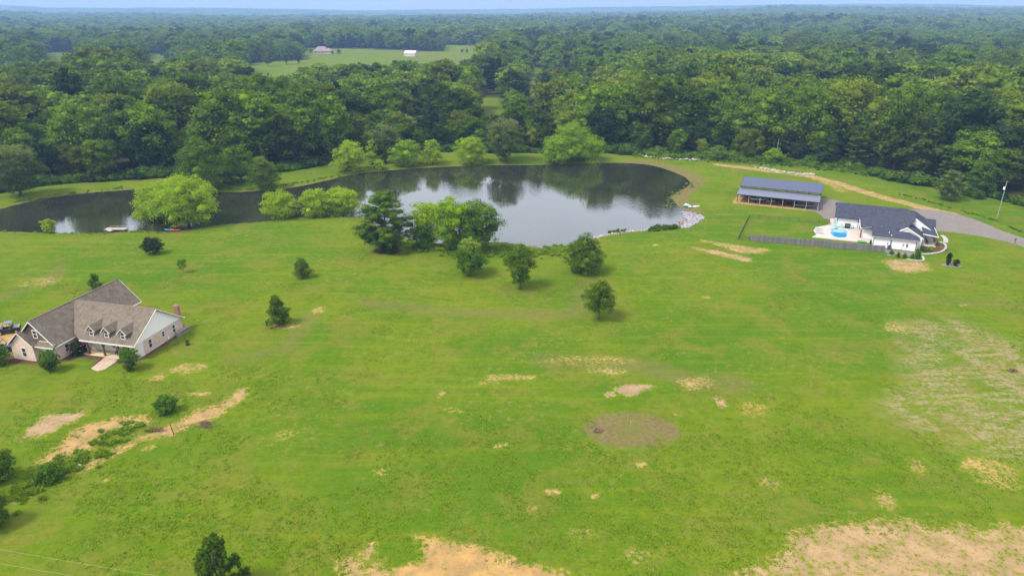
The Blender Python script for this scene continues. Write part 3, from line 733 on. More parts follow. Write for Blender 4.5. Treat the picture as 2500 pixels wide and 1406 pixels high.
def build_water():
    b = MB(); b.add([(p[0], p[1], WATER_Z) for p in smooth_poly([(PX0 + 8, PY0 + 8), (PX1 - 8, PY0 + 8), (PX1 - 8, PY1 - 8), (PX0 + 8, PY1 - 8)], k=1)], [(0, 1, 2, 3)])
    me = bpy.data.meshes.new('pond_water'); me.from_pydata(b.v, [], b.f); me.materials.append(water_mat())
    o = bpy.data.objects.new('pond_water', me); col.objects.link(o); o['kind'] = 'structure'; o['label'] = 'calm dark pond reflecting trees and pale sky'

# ------------------------------------------------------------------ woods
HULLS = []     # (x, y, r) keep clear
def in_field(x, y, pad=0):
    r = np.zeros(np.shape(x), bool)
    for f in FIELDS: r |= sdf(x, y, f) < pad
    return r
def forest_points(rng, ymin, ymax, sp, jit=.42):
    """jittered hexagonal grid inside the camera's wider cone"""
    pts = []
    ny = int((ymax - ymin) / (sp * .87)) + 1
    for j in range(ny):
        y = ymin + j * sp * .87; hw = max(abs(y) * .83 + 60, 150)
        x = np.arange(-hw, hw, sp) + (j % 2) * sp * .5
        pts.append(np.stack([x, np.full(len(x), y)], 1))
    p = np.vstack(pts); p += rng.uniform(-jit, jit, p.shape) * sp
    return p
FOREST_KINDS = [ # prof, W/h, cb, nl, mat, lr
    ('dome', .98, .16, 17, 'leaf_forest', .30), ('egg', .80, .10, 15, 'leaf_forest_green', .32), ('dome', 1.12, .2, 19, 'leaf_forest', .27), ('egg', .74, .08, 14, 'leaf_forest_dark', .33),
    ('dome', .90, .12, 16, 'leaf_forest_green', .31), ('pear', .62, .06, 13, 'leaf_forest_dark', .34), ('egg', .90, .14, 16, 'leaf_forest', .31), ('dome', .78, .08, 14, 'leaf_forest_lime', .33)]
FH = 20.0
def proto_mesh(seed, kind, n, leaf, core, sub, with_trunk, name):
    prof, wr, cb, nl, mat, lr = FOREST_KINDS[kind]
    rng = np.random.default_rng(seed)
    lobes = make_lobes(rng, FH, FH * wr, FH * cb, prof, nl, lr, .8)
    V, Q, T, tp = crown_arrays(rng, lobes, n, leaf, core, .6, None, sub, .3, .7)
    cm = arr_mesh(name, V, Q, T, [mat], tp)
    tm = None
    if with_trunk:
        b = MB(); trunk_mb(b, rng, FH, .32, lobes, 5); o = b.build('trunk', 'bark', None, True); tm = o.data; bpy.data.objects.remove(o)
    return cm, tm
def pine_proto(seed, n, leaf, name, core=ICO1):
    rng = np.random.default_rng(seed)
    lobes, br = pine_lobes(rng, 18, 7.5, 2.5, 8, 6, 'cone')
    V, Q, T, tp = crown_arrays(rng, lobes, n, leaf, core, .7, None, 2, .35, .5)
    cm = arr_mesh(name, V, Q, T, ['leaf_pine'], tp)
    b = MB(); b.tube([(0, 0, -.3), (0, 0, 6), (0, 0, 17)], [.3, .22, .04], 6); o = b.build('trunk', 'bark', None, True); tm = o.data; bpy.data.objects.remove(o)
    return cm, tm

MARKS = [(60, 'at the left edge'), (200, 'above the narrow end of the pond'), (330, 'left of the kayak willow'), (540, 'behind the kayak willow'), (690, 'behind the small conical bank tree'), (830, 'behind the paired willow bushes'),
    (965, 'behind the tall grey far bank tree'), (1100, 'behind the two-topped far bank willow'), (1200, 'behind the lone far bank willow'), (1310, 'behind the pale-topped grey bank tree'), (1480, 'behind the big willow clump'),
    (1620, 'behind the far bank pole'), (1800, 'behind the lime wood edge bush'), (2020, 'behind the barn'), (2230, 'behind the white house'), (2360, 'behind the lone meadow pine'), (1e9, 'behind the tall transformer pole')]
def build_forest():
    rng = np.random.default_rng(7)
    near_protos = [proto_mesh(100 + k, k, 5600, .76, ICO2, 12, True, 'crown') for k in range(8)] + [pine_proto(120, 3000, .6, 'crown')]
    near_b = [proto_mesh(200 + k, k, 5600, .76, ICO2, 12, True, 'crown') for k in range(8)] + [pine_proto(121, 3000, .6, 'crown')]
    mid = [proto_mesh(300 + k, k, 2600, 1.2, ICO2, 9, False, 'canopy')[0] for k in range(8)]
    far = [proto_mesh(400 + k, k, 420, 2.1, ICO1, 4, False, 'canopy')[0] for k in range(8)]
    # --- candidates from the edge of the wood to 640 m
    p = forest_points(rng, 150, 640, 15.0)
    x, y = p[:, 0], p[:, 1]
    ey = edge_y(x)
    ok = (y > ey + 3) & (~in_field(x, y, 2) | ((y < ey + 26) & (y < 420)))
    # the belt behind the pond is open, with grass showing between its trees
    cx = PY(x, y)[0]
    openb = (cx > 800) & (cx < 1450) & (y - edge_y(x) > 30) & (y < 560)
    ok &= ~(openb & (rng.random(len(x)) < .22))
    for a, b_, r in HULLS: ok &= np.hypot(x - a, y - b_) > r
    x, y = x[ok], y[ok]
    # dense young growth right behind the far bank and at the right-hand edge
    q = forest_points(rng, 230, 340, 7.0); e_ = edge_y(q[:, 0]); c_ = PY(q[:, 0], q[:, 1])[0]
    m_ = (q[:, 1] > e_ + 3) & (q[:, 1] < e_ + 24) & (((c_ > 800) & (c_ < 1480)) | ((c_ > 1480) & (c_ < 2060) & (q[:, 1] < e_ + 15)))
    x = np.concatenate([x, q[m_, 0]]); y = np.concatenate([y, q[m_, 1]]); cx = PY(x, y)[0]
    for L_ in LONE:
        if L_[2] < 500 and L_[1] > 1000 or L_[2] < 480:
            lx, ly, _ = place(L_[1], L_[2]); k_ = np.hypot(x - lx, (y - ly) * .8) > L_[4] / ppm(L_[1], L_[2]) * .5 + 3.5
            x, y, cx = x[k_], y[k_], cx[k_]
    d = np.hypot(x, y)
    depth = y - edge_y(x)
    # kind by place: pines at the right-hand edge, dark oaks at the left edge, mixed elsewhere
    kinds = rng.choice(8, len(x), p=[.2, .15, .15, .13, .13, .07, .10, .07])
    nmix = fbm(x, y, 60, 2, 91)
    kinds = np.where((nmix > .12) & (rng.random(len(x)) < .5), 2, kinds); kinds = np.where((nmix < -.18) & (rng.random(len(x)) < .5), 4, kinds)
    edge_dark = (depth < 14) & (rng.random(len(x)) < .6); kinds = np.where((np.abs(nmix) < .04) & (rng.random(len(x)) < .5), 7, kinds); kinds = np.where(edge_dark, np.where(rng.random(len(x)) < .6, 3, 1), kinds)
    pine = (cx > 2080) & (depth < 32) & (rng.random(len(x)) < .75); kinds = np.where(pine, 8, kinds)
    h = rng.normal(26, 4.0, len(x)).clip(15, 35) * (1 + .16 * fbm(x, y, 50, 2, 93))
    h = np.where(depth < 9, h * rng.uniform(.55, .9, len(x)), h)
    h = np.where(kinds == 7, h * .72, h)
    h = np.where((cx > 850) & (cx < 1450) & (depth < 28), h * .52, h)
    h = np.where((cx > 600) & (cx < 1500) & (PY(x, y)[1] < 330), h * .88, h)      # low young growth behind the far bank
    h = np.where((cx > 1480) & (cx < 2050) & (depth < 20), h * .5, h)
    vis = np.abs(PY(x, y, 12)[0] - 1250) < 1330
    # skyline of the near wood: what the tallest trees of each stretch reach
    sk = np.interp(cx, [0, 50, 100, 195, 215, 330, 352, 372, 420, 440, 560, 600, 640, 700, 745, 762, 800, 850, 870, 900, 960, 1000, 1050, 1100, 1150, 1200, 1290, 1320, 1400, 1420, 1480, 1550, 1700, 2500],
        [174, 165, 158, 156, 120, 118, 160, 160, 160, 152, 155, 162, 188, 192, 192, 152, 134, 148, 127, 152, 140, 136, 142, 152, 138, 134, 152, 166, 172, 150, 140, 130, 120, 120])
    bp = PY(x, y)[1]; kk_ = FPX / (y * CP + CAM_H * SP) * .95
    cap = (bp - sk + rng.normal(size=len(x)) * 9 - 2) / kk_
    h = np.minimum(h, np.maximum(cap, 3)); keep = h > 7.5
    x, y, cx, d, depth, kinds, h, vis = x[keep], y[keep], cx[keep], d[keep], depth[keep], kinds[keep], h[keep], vis[keep]
    # nearest row hides the ones behind: rank by how near they are
    score = d + np.where(vis, 0, 1e4)
    order = np.argsort(score)
    pick = set(order[:246].tolist())
    Z = hts(x, y)
    names = {8: ('pine_tree', 'pine')}
    LAB = {
        'left': ('wood beyond the left arm of the pond', 'wood behind the left arm'),
        'mid': ('tree belt behind the far bank', 'belt behind the far bank'),
        'right': ('wood behind the barn and drive', 'wood behind the barn and drive'),
        'pine': ('dark pine in the stand along the wood edge behind the slate roofed house', 'pines at the wood edge behind the house')}
    for i in sorted(pick):
        k = int(kinds[i]); src = (near_protos if rng.random() < .5 else near_b)[k]
        base = 18. if k == 8 else FH
        s = h[i] / base * (1.0 if k != 8 else .85); sw = s * rng.uniform(.9, 1.22)
        key = 'pine' if k == 8 else ('left' if cx[i] < 830 else 'mid' if cx[i] < 1480 else 'right')
        nm = 'pine_tree' if k == 8 else 'forest_tree'
        adj = {'leaf_forest': 'olive green', 'leaf_forest_green': 'mid green', 'leaf_forest_dark': 'deep green', 'leaf_forest_lime': 'lime green'}[FOREST_KINDS[k][4]] if k < 8 else 'dark pine'
        mark = [m for lim, m in MARKS if cx[i] < lim][0]
        row = [m for lim, m in ((12, 'front row'), (26, 'second row'), (42, 'third row'), (60, 'fourth row'), (1e9, 'back rows')) if depth[i] < lim][0]
        lab = adj + (' tree, ' if k < 8 else ', ') + row + ' of the wood ' + mark; grp = adj + (' trees in the ' if k < 8 else 's in the ') + row + ' of the wood ' + mark
        e = thing(nm, lab, 'tree', (x[i], y[i], Z[i] - .2), rng.uniform(0, 6.28), grp); e.scale = (sw, sw, s)
        c = bpy.data.objects.new('crown', src[0]); col.objects.link(c); c.parent = e
        t = bpy.data.objects.new('trunk', src[1]); col.objects.link(t); t.parent = e
    rest = np.array([i for i in range(len(x)) if i not in pick])
    P_ = [np.stack([x[rest], y[rest], Z[rest] - .3], 1)]; S_ = []; I_ = [kinds[rest] % 8]
    s = h[rest] / FH; sw = s * rng.uniform(.9, 1.22, len(s)); S_.append(np.stack([sw, sw, s], 1))
    # --- 640 m to 1300 m
    q = forest_points(rng, 640, 1300, 14); a, b_ = q[:, 0], q[:, 1]
    ok = ~in_field(a, b_, 2); a, b_ = a[ok], b_[ok]
    kk = rng.choice(8, len(a), p=[.2, .15, .15, .13, .13, .07, .10, .07]); hh = rng.normal(22, 4.5, len(a)).clip(12, 33) / FH * (1 + .18 * fbm(a, b_, 80, 2, 95))
    tone = fbm(a, b_, 130, 2, 97); kk = np.where((tone > .16) & (rng.random(len(a)) < .75), rng.choice([7, 4, 7], len(a)), kk); kk = np.where((tone < -.2) & (rng.random(len(a)) < .7), rng.choice([3, 5], len(a)), kk)
    P_.append(np.stack([a, b_, hts(a, b_) - .5], 1)); sw = hh * rng.uniform(.9, 1.25, len(a)); S_.append(np.stack([sw, sw, hh], 1)); I_.append(kk)
    n1 = sum(len(i) for i in I_)
    # --- 1300 m to 3400 m
    q = forest_points(rng, 1300, 4300, 18.5); a, b_ = q[:, 0], q[:, 1]
    kk = rng.choice(8, len(a), p=[.2, .15, .15, .13, .13, .07, .10, .07]) + 8; hh = rng.normal(22, 4.5, len(a)).clip(12, 34) / FH * (1 + .2 * fbm(a, b_, 140, 2, 96))
    tone = fbm(a, b_, 220, 2, 98); kk = np.where((tone > .16) & (rng.random(len(a)) < .7), rng.choice([15, 12, 15], len(a)), kk); kk = np.where((tone < -.2) & (rng.random(len(a)) < .7), rng.choice([11, 13], len(a)), kk)
    P_.append(np.stack([a, b_, hts(a, b_) - 1.5], 1)); sw = hh * rng.uniform(1.2, 1.7, len(a)); S_.append(np.stack([sw, sw, hh], 1)); I_.append(kk)
    # --- beyond: patches of canopy
    patches = []
    for s_ in range(3):
        r2 = np.random.default_rng(500 + s_); Vs = []; Fs = []; o = 0
        for gx in range(6):
            for gy in range(6):
                c = np.array([(gx - 2.5) * 14 + r2.uniform(-5, 5), (gy - 2.5) * 14 + r2.uniform(-5, 5), r2.uniform(9, 14)])
                rr = r2.uniform(7, 10); v = ICO1[0] * (1 + r2.normal(size=(len(ICO1[0]), 1)) * .12) * [rr, rr, r2.uniform(7, 9)] + c
                Vs.append(v); Fs.append(ICO1[1] + o); o += len(v)
        patches.append(arr_mesh('canopy', np.vstack(Vs), np.zeros((0, 4), int), np.vstack(Fs), [('leaf_forest', 'leaf_forest_green', 'leaf_forest_dark')[s_]], np.zeros(o)))
    q = forest_points(rng, 4280, 8900, 74, .2); a, b_ = q[:, 0], q[:, 1]
    m = np.abs(a) < 8700; a, b_ = a[m], b_[m]
    P_.append(np.stack([a, b_, hts(a, b_) - 4], 1)); S_.append(np.ones((len(a), 3)) * rng.uniform(.95, 1.3, (len(a), 1))); I_.append(rng.integers(16, 19, len(a)))
    P_ = np.vstack(P_); S_ = np.vstack(S_); I_ = np.concatenate(I_)
    scatter('distant_forest', P_, rng.uniform(0, 6.28, len(P_)), S_, I_, mid + far + patches, 'endless woodland of rounded green crowns fading to blue hills', 'forest')
    print('forest', len(pick), len(P_), n1)

def blade_patch(seed, size, n, hgt, wid, mat, name, tall=0., spread=.5):
    """a square patch of leaning grass leaves"""
    r = np.random.default_rng(seed)
    cl = r.uniform(-size / 2, size / 2, (max(4, n // 6), 2)); c = cl[r.integers(0, len(cl), n)] + r.normal(size=(n, 2)) * .14
    a = r.uniform(0, 6.28, n); lean = r.uniform(.3, 1.0, n) * spread; h = hgt * r.uniform(.5, 1.2, n)
    dx, dy = np.cos(a), np.sin(a); w_ = wid * r.uniform(.6, 1.3, n)
    z0 = np.zeros(n)
    b0 = np.stack([c[:, 0] - dy * w_ / 2, c[:, 1] + dx * w_ / 2, z0 - .02], 1); b1 = np.stack([c[:, 0] + dy * w_ / 2, c[:, 1] - dx * w_ / 2, z0 - .02], 1)
    t0 = np.stack([c[:, 0] + dx * lean * h - dy * w_ * .3, c[:, 1] + dy * lean * h + dx * w_ * .3, h], 1)
    t1 = np.stack([c[:, 0] + dx * lean * h * 1.25 + dy * w_ * .3, c[:, 1] + dy * lean * h * 1.25 - dx * w_ * .3, h * .92], 1)
    V = np.stack([b0, b1, t1, t0], 1).reshape(-1, 3)
    return arr_mesh(name, V, np.arange(len(V)).reshape(-1, 4), np.zeros((0, 3), int), [mat], np.zeros(len(V)))
def bush_proto(seed, mat, n=420, leaf=.28, k=5):
    r = np.random.default_rng(seed)
    lobes = [(r.uniform(-.7, .7), r.uniform(-.7, .7), r.uniform(.3, .8), *(r.uniform(.45, .8) * np.array([1, 1, .85]))) for _ in range(k)]
    V, Q, T, tp = crown_arrays(r, lobes, n, leaf, ICO1, .7, None, 4)
    return arr_mesh('bush', V, Q, T, [mat], tp)

def build_cover():
    rng = np.random.default_rng(17)
    # --- grass tufts over the rough field in front
    pts = []
    for y0, y1, sp in ((46, 84, 2.6), (84, 150, 3.3)):
        for y in np.arange(y0, y1, sp):
            hw = min(y * .80 + 22, 150); xx = np.arange(-hw, hw, sp); pts.append(np.stack([xx, np.full(len(xx), y)], 1))
    p = np.vstack(pts); p = p + rng.uniform(-.8, .8, p.shape)
    x, y = p[:, 0], p[:, 1]; mk = ground_masks(x, y)
    rough = np.clip(.05 + 1.5 * fbm(x, y, 16, 3, 81) + sst(140, 60, y) * .6, 0, .7)
    ok = (mk[0] < .42) & (mk[4] < .3) & (mk[5] < .3) & (mk[2] < .95) & (mk[3] < .5) & (pond_d(x, y) > 2) & (rng.random(len(x)) < rough)
    for a, b_, r in HULLS: ok &= np.hypot(x - a, y - b_) > r
    x, y = x[ok], y[ok]
    pr = [blade_patch(600 + i, 3.8, 330, .09, .11, 'grass_blade', 'tufts', spread=2.2) for i in range(5)]
    scatter('field_grass', np.stack([x, y, hts(x, y)], 1), rng.uniform(0, 6.28, len(x)), rng.uniform(.7, 1.25, len(x)), rng.integers(0, 5, len(x)), pr, 'uneven lime green grass tufts over the open field', 'grass')
    n0 = len(x)
    # --- tall weeds: the ditch on the left, the unmown bank by the pond, the wood edge
    P_ = []; S_ = []; I_ = []
    def along(line, width, step, sc, kinds, seed, thin=1.):
        r = np.random.default_rng(seed)
        for a, b in zip(line[:-1], line[1:]):
            ln = math.hypot(b[0] - a[0], b[1] - a[1]); n = int(ln / step)
            for i in range(n):
                if r.random() > thin: continue
                q = r.random(); o = r.normal() * width / 2
                nx_, ny_ = -(b[1] - a[1]) / ln, (b[0] - a[0]) / ln
                P_.append((a[0] + (b[0] - a[0]) * q + nx_ * o, a[1] + (b[1] - a[1]) * q + ny_ * o)); S_.append(sc * r.uniform(.5, 1.3)); I_.append(kinds[r.integers(0, len(kinds))])
    along(DITCH_L[:5], 3.6, .24, .42, [0, 0, 1, 6, 6], 1)
    along(DITCH_R, .9, .8, .34, [0, 3], 3)
    along(BANKW, 3.6, .17, .55, [0, 1], 4)
    along(gp([(1210, 612), (1250, 604), (1300, 612), (1380, 606)]), 2.0, .15, .5, [0, 1], 5)
    along(gp([(0, 566), (120, 570), (250, 571), (340, 566), (430, 570)], WATER_Z), .5, 1.2, .3, [0, 1], 6)
    along(gp([(1635, 505), (1630, 490), (1650, 474), (1680, 460), (1690, 446)], WATER_Z), 2.2, .5, .35, [0, 4], 7)
    along(gp([(1585, 560), (1605, 556), (1630, 556), (1652, 552)]), 1.3, .12, .62, [5, 0], 8)
    along(gp([(1480, 570), (1510, 566), (1530, 563)], WATER_Z), .8, .25, .4, [0, 5], 10)
    along(gp([(30, 497), (130, 478), (300, 461), (520, 466), (660, 462), (830, 430)], WATER_Z), 1.2, .8, .35, [0, 1], 12)
    x = np.array([p[0] for p in P_]); y = np.array([p[1] for p in P_])
    wp = [blade_patch(700, 2.2, 200, .9, .16, 'leaf_weed', 'weeds', spread=.8), bush_proto(701, 'leaf_weed', 520, .22, 6), bush_proto(702, 'leaf_shrub', 420, .22, 6), bush_proto(703, 'leaf_forest_green', 420, .24, 5),
          blade_patch(704, 1.6, 120, .7, .14, 'straw', 'weeds', spread=.7), blade_patch(705, 1.2, 160, 1.6, .10, 'leaf_mid', 'reeds', spread=.25), blade_patch(706, 2.6, 260, .7, .16, 'grass_blade', 'weeds', spread=1.0)]
    scatter('weeds', np.stack([x, y, np.maximum(hts(x, y), WATER_Z) - .02], 1), rng.uniform(0, 6.28, len(x)), np.array(S_), np.array(I_), wp, 'tall tangled weeds and reeds in the ditch and round the pond rim', 'weeds')
    # --- undergrowth under the wood's edge, wide and viny on the right
    xs = rng.uniform(EDGE[0][0], EDGE[-1][0], 5200); off = rng.exponential(3.2, len(xs)) - 1.0
    cx = PY(xs, edge_y(xs))[0]
    wide = (cx > 1540) & (cx < 2110); off = np.where(wide, rng.uniform(-7.5, 9, len(xs)), off)
    ys = edge_y(xs) + off
    rd = dline(xs, ys, RD); ok = (rd > 5.5) & (pond_d(xs, ys) > 2.5) & (np.abs(cx - 1250) < 1500)
    lft = (cx < 830) & (rng.random(len(xs)) < .55); ok &= ~lft; pine_edge = (cx > 2130) & (rng.random(len(xs)) < .75); ok &= ~pine_edge
    xs, ys, off, wide = xs[ok], ys[ok], off[ok], wide[ok]
    sc = np.where(off < 0, rng.uniform(.3, .9, len(xs)), rng.uniform(.5, 1.0, len(xs)) * (1.5 + 2.4 * np.clip(fbm(xs, ys, 9, 2, 55) + .35, 0, 1))); sc = np.where(wide, np.clip((off + 8) / 16 * 2.2, .35, 2.2) * rng.uniform(.6, 1.3, len(xs)), sc)
    up = [bush_proto(720, 'leaf_forest_green', 520, .26, 6), bush_proto(721, 'leaf_shrub', 520, .26, 6), bush_proto(722, 'leaf_forest_dark', 520, .26, 6), bush_proto(723, 'leaf_weed', 460, .24, 6)]
    k = np.where(wide & (rng.random(len(xs)) < .45), 3, rng.integers(0, 3, len(xs)))
    scatter('undergrowth', np.stack([xs, ys, hts(xs, ys) - .1], 1), rng.uniform(0, 6.28, len(xs)), sc, k, up, 'leafy brush and vines along the edge of the woods', 'undergrowth')
    print('cover', n0, len(x), len(xs))
M['straw'] = leafmat('straw', (.30, .24, .10), (.40, .33, .16), hue=.1, alt=(.25, .26, .07))

